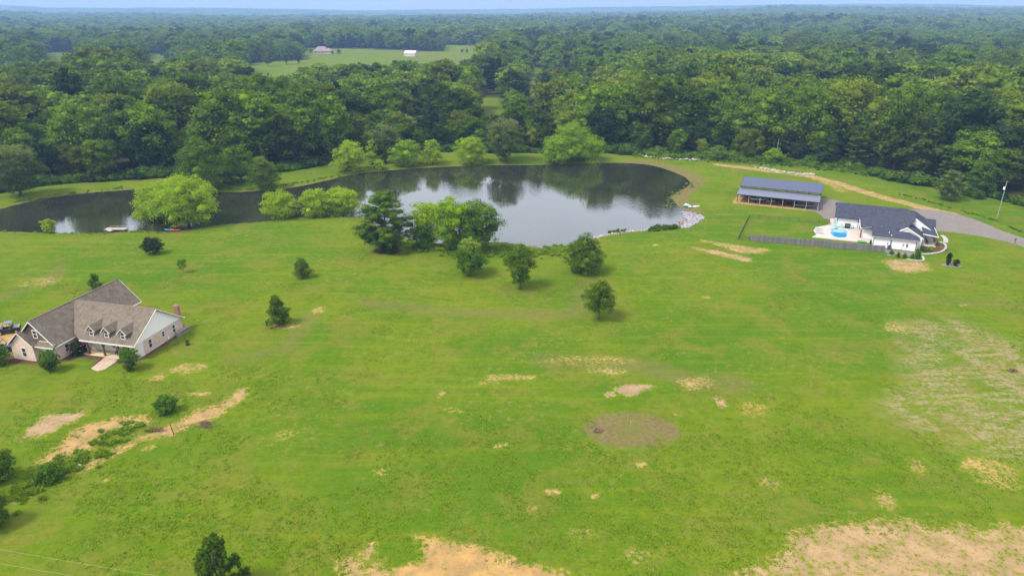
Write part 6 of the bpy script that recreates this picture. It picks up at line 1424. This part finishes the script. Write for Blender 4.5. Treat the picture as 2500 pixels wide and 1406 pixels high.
def build_vehicles():
    def utv(px, py, rz, lab):
        x, y, z = place(px, py)
        c = thing('utility_vehicle', lab, 'utility vehicle', (x, y, z), rz)
        b = MB(); b.box(-1.7, 1.35, -.70, .70, .42, .62); b.box(-1.75, -.65, -.78, .78, .72, 1.08); b.box(-.65, .75, -.72, -.62, .6, .95); b.box(-.65, .75, .62, .72, .6, .95)
        b.prism([(.75, -.72, .55), (1.75, -.72, .55), (1.78, -.72, .82), (1.45, -.72, 1.0), (.75, -.72, 1.1)], (0, 1.44, 0)); b.build('body', 'utv_paint', c)
        b = MB(); b.box(-1.68, -.72, -.70, .70, 1.082, 1.09); b.build('cargo_bed', 'grey_metal', c)
        b = MB()
        for sy in (-1, 1): b.tube([(.95, sy * .66, 1.05), (.55, sy * .62, 1.88), (-.55, sy * .62, 1.9), (-.68, sy * .68, 1.0)], .035, 6); b.tube([(0, sy * .66, .9), (0, sy * .62, 1.89)], .03, 6)
        b.tube([(.55, -.62, 1.88), (.55, .62, 1.88)], .03, 6); b.tube([(-.55, -.62, 1.9), (-.55, .62, 1.9)], .03, 6); b.build('roll_cage', 'black_plastic', c)
        b = MB(); b.slab([(.5, -.68, 1.96), (.5, .68, 1.96), (-.75, .68, 1.98), (-.75, -.68, 1.98)], .05); b.build('roof', 'lavender_roof', c)
        b = MB(); b.box(-.5, 0, -.6, .6, .7, .86); b.box(-.6, -.48, -.6, .6, .86, 1.35); b.build('seat', 'black_plastic', c)
        b = MB(); b.tube([(.62, .3, 1.0), (.38, .3, 1.18)], .02, 5); b.cyl((.36, .3, 1.2), (-.8, 0, .6), .17, .03, 12); b.build('steering_wheel', 'black_plastic', c)
        for sx in (-1.15, 1.2):
            for sy in (-1, 1):
                b = MB(); b.cyl((sx, sy * .68, .34), (0, 1, 0), .34, .26, 18); w_ = b.build('wheel', 'tyre', c, False)
                b = MB(); b.cyl((sx, sy * .82, .34), (0, 1, 0), .2, .03, 12); b.build('rim', 'rim_gold', w_)
        for sy in (-1, 1):
            b = MB(); b.box(1.74, 1.79, sy * .5 - .1, sy * .5 + .1, .72, .82); b.build('headlight', 'white_paint', c)
        c.scale = (1.12, 1.12, 1.12)
    utv(24, 812, R(24 + 180), 'black utility vehicle with open cargo bed parked behind the brick house')
    utv(2, 858, R(20), 'utility vehicle cut by the left edge beside the small brick gable')

def place_thing(name, lab, cat, px, py, rz=0., group=None, dz=0.):
    x, y, z = place(px, py); return thing(name, lab, cat, (x, y, z + dz), rz, group)
def hull(b, ln, w2, h, sit=True):
    n = 11; v = []
    for i in range(n):
        q = i / (n - 1) * 2 - 1; k = (1 - abs(q) ** 2.2) ** .7 + .02; x = q * ln / 2; ry = .12 * abs(q) ** 2
        v += [(x, -w2 * k, h * .65 + ry), (x, -w2 * k * .7, h * .12 + ry * .6), (x, 0, ry * .6), (x, w2 * k * .7, h * .12 + ry * .6), (x, w2 * k, h * .65 + ry), (x, 0, h * (1.0 if (abs(q) > .35 or not sit) else .35) * (.9 * k + .1) + ry)]
    f = []
    for i in range(n - 1):
        for j in range(6): f.append((i * 6 + j, i * 6 + (j + 1) % 6, (i + 1) * 6 + (j + 1) % 6, (i + 1) * 6 + j))
    f += [tuple(range(6)), tuple((n - 1) * 6 + j for j in range(5, -1, -1))]
    b.add(v, f)
def rocks(name, lab, pts_fn, n, s0, s1, mat, seed):
    r = np.random.default_rng(seed); Vs = []; Fs = []; o = 0
    for _ in range(n):
        x, y = pts_fn(r); s = r.uniform(s0, s1) * (1 if r.random() < .8 else 1.5); z = max(ht(x, y), WATER_Z)
        v = ICO1[0] * (1 + r.normal(size=(len(ICO1[0]), 1)) * .16) * [s * r.uniform(.8, 1.3), s, s * r.uniform(.45, .8)] + [x, y, z + s * .15]
        Vs.append(v); Fs.append(ICO1[1] + o); o += len(v)
    ob = bpy.data.objects.new(name, arr_mesh(name, np.vstack(Vs), np.zeros((0, 4), int), np.vstack(Fs), [mat])); col.objects.link(ob); tag(ob, lab, None, kind='stuff')
def build_props():
    WZ = WATER_Z
    def rz_thing(name, lab, cat, px, py, rz, z=None, g=None):
        p = G(px, py, WZ if z is None else z); return thing(name, lab, cat, (p[0], p[1], p[2]), rz, g)
    k = rz_thing('kayak', 'bright blue kayak on the bank under the big willow', 'kayak', 413, 562, R(4), -.45); b = MB(); hull(b, 2.6, .38, .36); b.build('hull', 'blue_plastic', k, True)
    k = rz_thing('kayak', 'red kayak on the bank right of the blue one', 'kayak', 428, 563, R(-3), -.42); b = MB(); hull(b, 2.9, .38, .36); b.build('hull', 'red_plastic', k, True)
    def dock(px, py, lab, w_, d_, mat, rail, rz=0.):
        c = rz_thing('dock', lab, 'dock', px, py, rz)
        b = MB(); n = int(w_ / .2)
        for i in range(n): b.box(-w_ / 2 + i * .2, -w_ / 2 + i * .2 + .18, -d_ / 2, d_ / 2, .42, .47)
        b.build('deck', mat, c)
        b = MB(); b.box(-w_ / 2, w_ / 2, -d_ / 2 + .05, -d_ / 2 + .12, .25, .415); b.box(-w_ / 2, w_ / 2, d_ / 2 - .12, d_ / 2 - .05, .25, .415); b.build('joist', 'wood_brown', c)
        for sx in (-1, 1):
            for sy in (-1, 1): b = MB(); b.tube([(sx * (w_ / 2 - .15), sy * (d_ / 2 - .15), -1.2), (sx * (w_ / 2 - .15), sy * (d_ / 2 - .15), .42)], .07, 6); b.build('pile', 'wood_brown', c)
        if rail:
            b = MB(); b.box(-w_ / 2 + .8, w_ / 2, d_ / 2 - .1, d_ / 2 - .04, .85, .95); b.build('bench_rail', mat, c)
            for sx in (-w_ / 2 + .9, 0, w_ / 2 - .1): b = MB(); b.box(sx - .04, sx + .04, d_ / 2 - .1, d_ / 2 - .04, .47, .9); b.build('rail_post', mat, c)
    dock(284, 562, 'small pale wooden fishing dock with a rail on the near bank', 6.0, 2.2, 'wood_grey', True)
    g = rz_thing('gangway', 'short pale ramp leading down onto the small wooden dock', 'ramp', 268, 567, R(-35)); b = MB(); b.slab([(-.9, -.5, .66), (.9, -.5, .48), (.9, .5, .48), (-.9, .5, .66)], .07); b.build('deck', 'wood_grey', g)
    dock(434, 556, 'dark weathered dock behind the kayaks', 3.8, 1.3, 'wood_brown', True, R(8))
    # paddle boat and jet boat
    k = rz_thing('pedal_boat', 'teal and white pedal boat at the gravel landing', 'pedal boat', 1677, 503.5, R(12), -.4)
    b = MB(); hull(b, 2.6, .85, .5, False); b.build('hull', 'teal', k, True); b = MB(); b.box(-.5, .0, -.6, -.1, .45, .75); b.box(-.5, .0, .1, .6, .45, .75); b.build('seat', 'white_paint', k); b = MB(); b.box(.1, .6, -.12, .12, .46, .6); b.build('pedal_box', 'white_paint', k)
    k = rz_thing('jon_boat', 'pale open boat with dark seat pulled up beside the teal pedal boat', 'boat', 1694, 506, R(12), -.3)
    b = MB(); hull(b, 4.0, .62, .5); b.build('hull', 'boat_cream', k, True); b = MB(); b.box(-.9, -.5, -.35, .35, .3, .6); b.build('seat', 'black_plastic', k)
    # rocks
    lnd = gp([(1665, 512), (1690, 515), (1722, 531), (1700, 545), (1680, 556), (1662, 553), (1672, 535)])
    gv = MB(); Z_ = [max(ht(*p) + .05, WZ + .03) for p in lnd]
    def inpoly(poly):
        xs = [p[0] for p in poly]; ys = [p[1] for p in poly]
        def f(r):
            for _ in range(200):
                x, y = r.uniform(min(xs), max(xs)), r.uniform(min(ys), max(ys))
                if sdf(np.array([x]), np.array([y]), poly)[0] < 0: return x, y
            return x, y
        return f
    def online(pts, w2):
        P_ = pts
        def f(r):
            i = r.integers(0, len(P_) - 1); q = r.random(); return P_[i][0] * (1 - q) + P_[i + 1][0] * q + r.normal() * w2, P_[i][1] * (1 - q) + P_[i + 1][1] * q + r.normal() * w2
        return f
    rocks('landing_stones', 'grey white broken stone covering the landing at the pond corner', inpoly(lnd), 620, .14, .34, 'rock_lav', 1)
    rocks('shore_riprap', 'pale and brown stones lining the near shore of the pond', online(gp([(1440, 584), (1475, 575), (1500, 570), (1540, 565), (1590, 561), (1620, 559)], WZ), .45), 260, .12, .3, 'rock', 2)
    rocks('shore_riprap', 'scattered dark stones along the unmown near bank', online(gp([(1290, 601), (1335, 606), (1380, 602)], WZ), .3), 60, .12, .28, 'rock_brown', 3)
    rocks('shore_riprap', 'brown boulders at the corner of the stone landing', online(gp([(1664, 548), (1668, 541), (1674, 536)], WZ), .5), 30, .2, .45, 'rock_brown', 4)
    rocks('rubble', 'heap of pale broken concrete along the wood edge beyond the pond', online(gp([(1558, 380), (1590, 384), (1625, 388), (1670, 391), (1700, 392)]), .9), 170, .2, .55, 'rock_pale', 5)
    rocks('rubble', 'line of pale rubble beside the dirt track behind the barn', online(gp([(1860, 411), (1900, 418), (1935, 424), (1990, 427)]), .9), 150, .2, .55, 'rock_pale', 6)
    rocks('rubble', 'small pile of dark and white debris by the lime bush', online(gp([(1735, 389), (1755, 393)]), .5), 22, .3, .6, 'rock', 7)
    # fallen logs
    r = random.Random(2)
    for i, (px, py) in enumerate(((1470, 367), (1482, 370), (1493, 374))):
        c = place_thing('log', ('brown log at the far bank pole, farthest back', 'brown log at the far bank pole, in the middle', 'brown log at the far bank pole, nearest the water')[i], 'log', px, py, R(-30 + i * 18), 'logs by the far bank pole')
        b = MB(); b.tube([(-2.2, 0, .3), (0, .1, .35), (2.2, 0, .3)], [.22, .2, .14], 8); b.build('log', 'wood_brown', c)
    # poles
    def pole(px, py, py_top, lab, arms=1, mat='pole_grey', xf=True, rad=.13):
        x, y, z = place(px, py); k_ = FPX / (y * CP + (CAM_H - z) * SP); h = 5.
        for _ in range(30): h += (PY(x, y, z + h)[1] - py_top) / k_ * .8
        c = thing('utility_pole', lab, 'utility pole', (x, y, z))
        b = MB(); b.tube([(0, 0, -.5), (0, 0, h)], [rad * 1.15, rad * .75], 8); b.build('pole', mat, c)
        if arms:
            b = MB(); b.box(-1.1, 1.1, -.06, .06, h - .6, h - .47); b.build('crossarm', mat, c)
            for sx in (-1, 0, 1): b = MB(); b.tube([(sx, 0, h - .47), (sx, 0, h - .25)], .06, 6); b.build('insulator', 'grey_plastic', c)
        if xf:
            b = MB(); b.cyl((-.32, 0, h - 2.2), (0, 0, 1), .24, .8, 12); b.build('transformer', 'white_paint', c)
        return Vector((x, y, z + h))
    p1 = pole(2434, 533, 442, 'tall utility pole with white transformer beside the gravel drive at right', 0)
    p2 = pole(1487, 363, 304, 'grey utility pole standing at the far bank near the logs', 1, xf=False)
    p3 = pole(1893, 398, 340, 'grey utility pole at the wood edge left of the barn', 0, xf=False)
    def cable(a, c_, sag, lab, rad=.008, mat='grey_metal'):
        c = thing('power_line', lab, 'cable', tuple((a + c_) / 2)); o = (a + c_) / 2; pts = []
        for i in range(25):
            q = i / 24; p = a.lerp(c_, q); p.z -= sag * 4 * q * (1 - q); pts.append(p - o)
        b = MB(); b.tube(pts, rad, 4); b.build('wire', mat, c)
    cable(p1 - Vector((0, 0, .3)), p3 - Vector((0, 0, .3)), 2.0, 'thin wire from the tall right pole across the wood edge to the grey pole')
    cable(p1 - Vector((0, 0, 1.4)), p3 - Vector((0, 0, 1.6)), 2.4, 'lower thin wire between the tall right pole and the grey pole')
    cable(p1 - Vector((0, 0, .3)), p1 + Vector((44, 8, -3.5)), 1.6, 'thin wire from the tall right pole towards the right edge')
    cable(Vector(G(-160, 1312, 6.5)), Vector(G(760, 1462, 6.5)), .25, 'upper of two thin yellowish wires crossing the bottom left corner', .007, 'cable')
    cable(Vector(G(-160, 1346, 6.0)), Vector(G(520, 1458, 6.0)), .2, 'lower of two thin yellowish wires crossing the bottom left corner', .007, 'cable')
    # snag trees
    for i, (px, py, ty, lab) in enumerate(((1521, 352, 226, 'bare dead white trunk standing in the wood right of the far bank pole'), (1572, 350, 222, 'forked bleached dead tree top in the wood above the pond corner'))):
        x, y, z = place(px, py); k_ = FPX / (y * CP + CAM_H * SP); h = 10.
        for _ in range(30): h += (PY(x, y, z + h)[1] - ty) / k_ * .8
        c = thing('dead_tree', lab, 'tree', (x, y, z)); b = MB()
        b.tube([(0, 0, -.5), (.1, 0, h * .4), (-.2, 0, h * .75), (.1, 0, h)], [.34, .26, .16, .04], 7); b.tube([(-.1, 0, h * .58), (1.6, 0, h * .78), (2.0, .2, h * .93)], [.15, .09, .03], 5); b.tube([(0, 0, h * .5), (-1.2, .2, h * .66), (-1.8, 0, h * .84)], [.13, .08, .03], 5)
        b.tube([(.05, 0, h * .42), (1.1, -.2, h * .5), (1.9, -.2, h * .62)], [.1, .06, .02], 5); b.build('trunk', 'bark_pale', c, True)
    # mailbox
    c = place_thing('mailbox', 'dark mailbox on a post beside the gravel drive at the right edge', 'mailbox', 2477, 594, R(20)); b = MB(); b.box(-.06, .06, -.06, .06, -.2, 1.0); b.build('post', 'wood_brown', c)
    b = MB(); v = []; ns = 8
    for x_ in (-.32, .32):
        v += [(x_, -.14, 1.0), (x_, .14, 1.0)] + [(x_, math.cos(math.pi * j / (ns - 1)) * .14, 1.16 + math.sin(math.pi * j / (ns - 1)) * .12) for j in range(ns)]
    m_ = ns + 2; b.add(v, [tuple(range(m_)), tuple(range(2 * m_ - 1, m_ - 1, -1))] + [(j, (j + 1) % m_, (j + 1) % m_ + m_, j + m_) for j in range(m_)]); b.build('box', 'black_plastic', c)
    # field bits
    c = place_thing('marker_stake', 'pink and white taped stake in the middle of the brown circle', 'stake', 1538, 1055, 0)
    b = MB(); b.tube([(0, 0, -.2), (0, 0, 2.0)], .025, 6); b.build('rod', 'wood_grey', c); b = MB(); b.tube([(0, 0, 1.6), (0, 0, 2.0)], .045, 6); b.build('tape', 'orange_tape', c)
    c = place_thing('old_post', 'thin dark leaning post in the ditch by the bare soil', 'post', 425, 1061, 0); b = MB(); b.tube([(0, 0, -.3), (-.25, 0, 1.9)], [.08, .06], 6); b.build('post', 'wood_brown', c)
    def brushpile(px, py, lab, w_, seed, mat='red_wood'):
        c = place_thing('brush_pile', lab, 'brush pile', px, py, 0); r = random.Random(seed); b = MB()
        for i in range(60):
            a = r.uniform(0, 6.28); x_, y_ = r.gauss(0, w_ / 3), r.gauss(0, w_ / 5); ln = r.uniform(.3, .9); z_ = r.uniform(.05, .45) * max(.2, 1 - abs(x_) / w_ * 1.6)
            b.tube([(x_ - math.cos(a) * ln / 2, y_ - math.sin(a) * ln / 2, z_), (x_ + math.cos(a) * ln / 2, y_ + math.sin(a) * ln / 2, z_ + r.uniform(-.1, .15))], r.uniform(.02, .06), 4)
        b.build('twigs', mat, c)
    brushpile(500, 1038, 'reddish brown pile of dead brush on the lawn right of the leaning post', 2.2, 1); brushpile(384, 1050, 'dark pile of dead sticks left of the leaning post', 1.6, 2, 'wood_brown'); brushpile(2472, 906, 'dark stick debris at the right edge of the weedy slope', 1.2, 3, 'wood_brown')
    brushpile(1458, 1052, 'few dark sticks at the left end of the brown circle', .8, 4, 'wood_brown')
    r = random.Random(9)
    for i, (px, py, s_, lab) in enumerate(((193, 1139, .32, 'largest pale stone at the lower end of the ditch'), (172, 1143, .14, 'small white stone left of the largest ditch stone'), (178, 1136, .13, 'small pale stone above the largest ditch stone'), (396, 1010, .13, 'white litter below the ditch bush'), (325, 1043, .14, 'white litter in the weeds above the bare strip'), (296, 1077, .12, 'white litter at the head of the lower bare strip'), (1247, 1375, .08, 'tiny white stone at the bottom edge'))):
        c = place_thing('loose_stone', lab, 'stone', px, py, r.uniform(0, 3)); b = MB(); v = ICO1[0] * [s_ * 1.3, s_, s_ * .6] * (1 + np.random.default_rng(i).normal(size=(len(ICO1[0]), 1)) * .12) + [0, 0, s_ * .3 + .1]; b.add([tuple(q) for q in v], [tuple(q) for q in ICO1[1]]); b.build('stone', 'rock_pale', c)
    # duck post in the pond corner
    c = rz_thing('mooring_post', 'pair of dark wooden posts by the far right pond corner', 'post', 1607, 402, 0); b = MB(); b.tube([(0, 0, -1), (0, 0, 1.4)], .1, 6); b.build('post', 'wood_brown', c); b = MB(); b.tube([(.7, .2, -1), (.8, .2, 1.1)], .09, 6); b.build('post', 'wood_brown', c)
    # far buildings
    def farbarn(px, py, rz, L_, W_, E_, R_, lab, mat_w, mat_r):
        x, y, z = place(px, py); c = thing('far_barn', lab, 'barn', (x, y, z), rz)
        b = MB(); b.box(-L_ / 2 + .3, L_ / 2 - .3, -W_ / 2 + .3, W_ / 2 - .3, -1, E_)
        for sx in (-1, 1): b.prism([(sx * (L_ / 2 - .3), -W_ / 2 + .3, E_), (sx * (L_ / 2 - .3), W_ / 2 - .3, E_), (sx * (L_ / 2 - .3), 0, R_ - .2)], (-sx * .3, 0, 0))
        b.build('wall', mat_w, c)
        b = MB(); b.slab([(-L_ / 2, 0, R_), (L_ / 2, 0, R_), (L_ / 2, W_ / 2, E_), (-L_ / 2, W_ / 2, E_)], .15); b.slab([(L_ / 2, 0, R_ - .01), (-L_ / 2, 0, R_ - .01), (-L_ / 2, -W_ / 2, E_), (L_ / 2, -W_ / 2, E_)], .15); b.build('roof', mat_r, c)
        b = MB(); b.box(-2, 2, -W_ / 2 + .2, -W_ / 2 + .29, 0, 3.2); b.build('door', 'grey_plastic', c)
    farbarn(1004, 138, R(-20), 17, 11, 4.2, 7.4, 'pale barn with white roof on the far pasture', 'far_wall', 'pale_roof')
    farbarn(-4, 131, R(40), 16, 12, 4.0, 8.0, 'white roofed building cut by the left edge beyond the wood', 'far_wall', 'pale_roof')
    x, y, z = place(788, 131); c = thing('far_house', 'brown hip roofed farmhouse at the left end of the far pasture', 'house', (x, y, z), R(-8))
    b = MB(); b.box(-11, 9, -6, 6, -1, 3.2); b.box(6, 16, -8, 3, -1, 3.2); b.build('wall', 'far_wall', c)
    b = MB()
    def hip(x0, x1, y0, y1, e_, r_):
        m = (y1 - y0) / 2; v = [(x0, y0, e_), (x1, y0, e_), (x1, y1, e_), (x0, y1, e_), (x0 + m * .8, (y0 + y1) / 2, r_), (x1 - m * .8, (y0 + y1) / 2, r_)]; b.add(v, [(0, 1, 5, 4), (2, 3, 4, 5), (1, 2, 5), (3, 0, 4), (3, 2, 1, 0)])
    hip(-12, 10, -7, 7, 3.2, 9.6); hip(5, 17, -9, 4, 3.22, 7.6); b.build('roof', 'far_roof', c)
    for xx in (-8, -3, 2): b = MB(); b.box(xx - .7, xx + .7, -6.08, -6.01, .9, 2.4); b.build('window', 'glass', c)
    # trees on the far pasture
    P8 = [proto_mesh(900 + k, k, 700, 1.5, ICO1, 5, True, 'crown') for k in (0, 1, 3)]
    for i, (px, py, s_, lab) in enumerate(((655, 163, .8, 'dark tree at the left corner of the far pasture'), (700, 158, .95, 'tall dark tree left of the far farmhouse'), (730, 156, .8, 'dark tree nearest the far farmhouse on its left'), (828, 135, .42, 'small round tree right of the far farmhouse'),
            (1146, 114, .55, 'left one of two dark trees at the head of the far pasture'), (1160, 115, .55, 'right one of two dark trees at the head of the far pasture'), (1128, 130, .3, 'low bush in the middle of the far pasture'), (1140, 130, .3, 'low bush beside another in the middle of the far pasture'), (395, 138, .45, 'tree in the narrow pasture at far left'), (760, 131, .3, 'shrub at the left wall of the far farmhouse'), (812, 134, .3, 'shrub at the right wall of the far farmhouse'), (412, 138, .42, 'second tree in the narrow pasture at far left'))):
        x, y, z = place(px, py); e = thing('pasture_tree', lab, 'tree', (x, y, z), i * 1.1); e.scale = (s_, s_, s_); src = P8[i % 3]
        c = bpy.data.objects.new('crown', src[0]); col.objects.link(c); c.parent = e; t = bpy.data.objects.new('trunk', src[1]); col.objects.link(t); t.parent = e
    # a gleam of far water
    x, y, z = place(1604, 82); b = MB(); b.add([(x - 16, y - 25, z + 19), (x + 14, y - 25, z + 19), (x + 18, y + 60, z + 19), (x - 18, y + 60, z + 19)], [(0, 1, 2, 3)])

def build_haze():
    b = MB(); b.box(-9300, 9300, -450, 9300, -60, 150); m, t, o = newmat('haze')
    v = N(t, 'ShaderNodeVolumePrincipled'); v.inputs['Color'].default_value = (.37, .60, 1.0, 1); v.inputs['Density'].default_value = HAZE; v.inputs['Anisotropy'].default_value = .0
    L(t, v.outputs[0], o.inputs['Volume']); M['haze'] = m; h = b.build('haze', 'haze'); h['kind'] = 'stuff'; h['label'] = 'thin blue summer haze over the distance'
HAZE = 0.00017

M['hull_grey'] = simple('hull_grey', (.16, .17, .18), .35); M['hull_white'] = simple('hull_white', (.5, .5, .5), .4); M['leaf_paint'] = simple('tractor_green', (.02, .06, .02), .4)
M['rock_lav'] = simple('rock_lav', (.25, .235, .265), .9, var=.3, scale=1.5); M['rock_pale'] = simple('rock_pale', (.30, .28, .24), .9, var=.35, scale=1.5); M['boat_cream'] = simple('boat_cream', (.62, .60, .52), .5)
extra_materials(); prep_sites(); build_ground(); build_water()
ch = build_house1(); build_house2(ch); build_shed(); build_fences(); build_vehicles(); build_props(); build_lone(); build_forest(); build_cover(); build_haze()
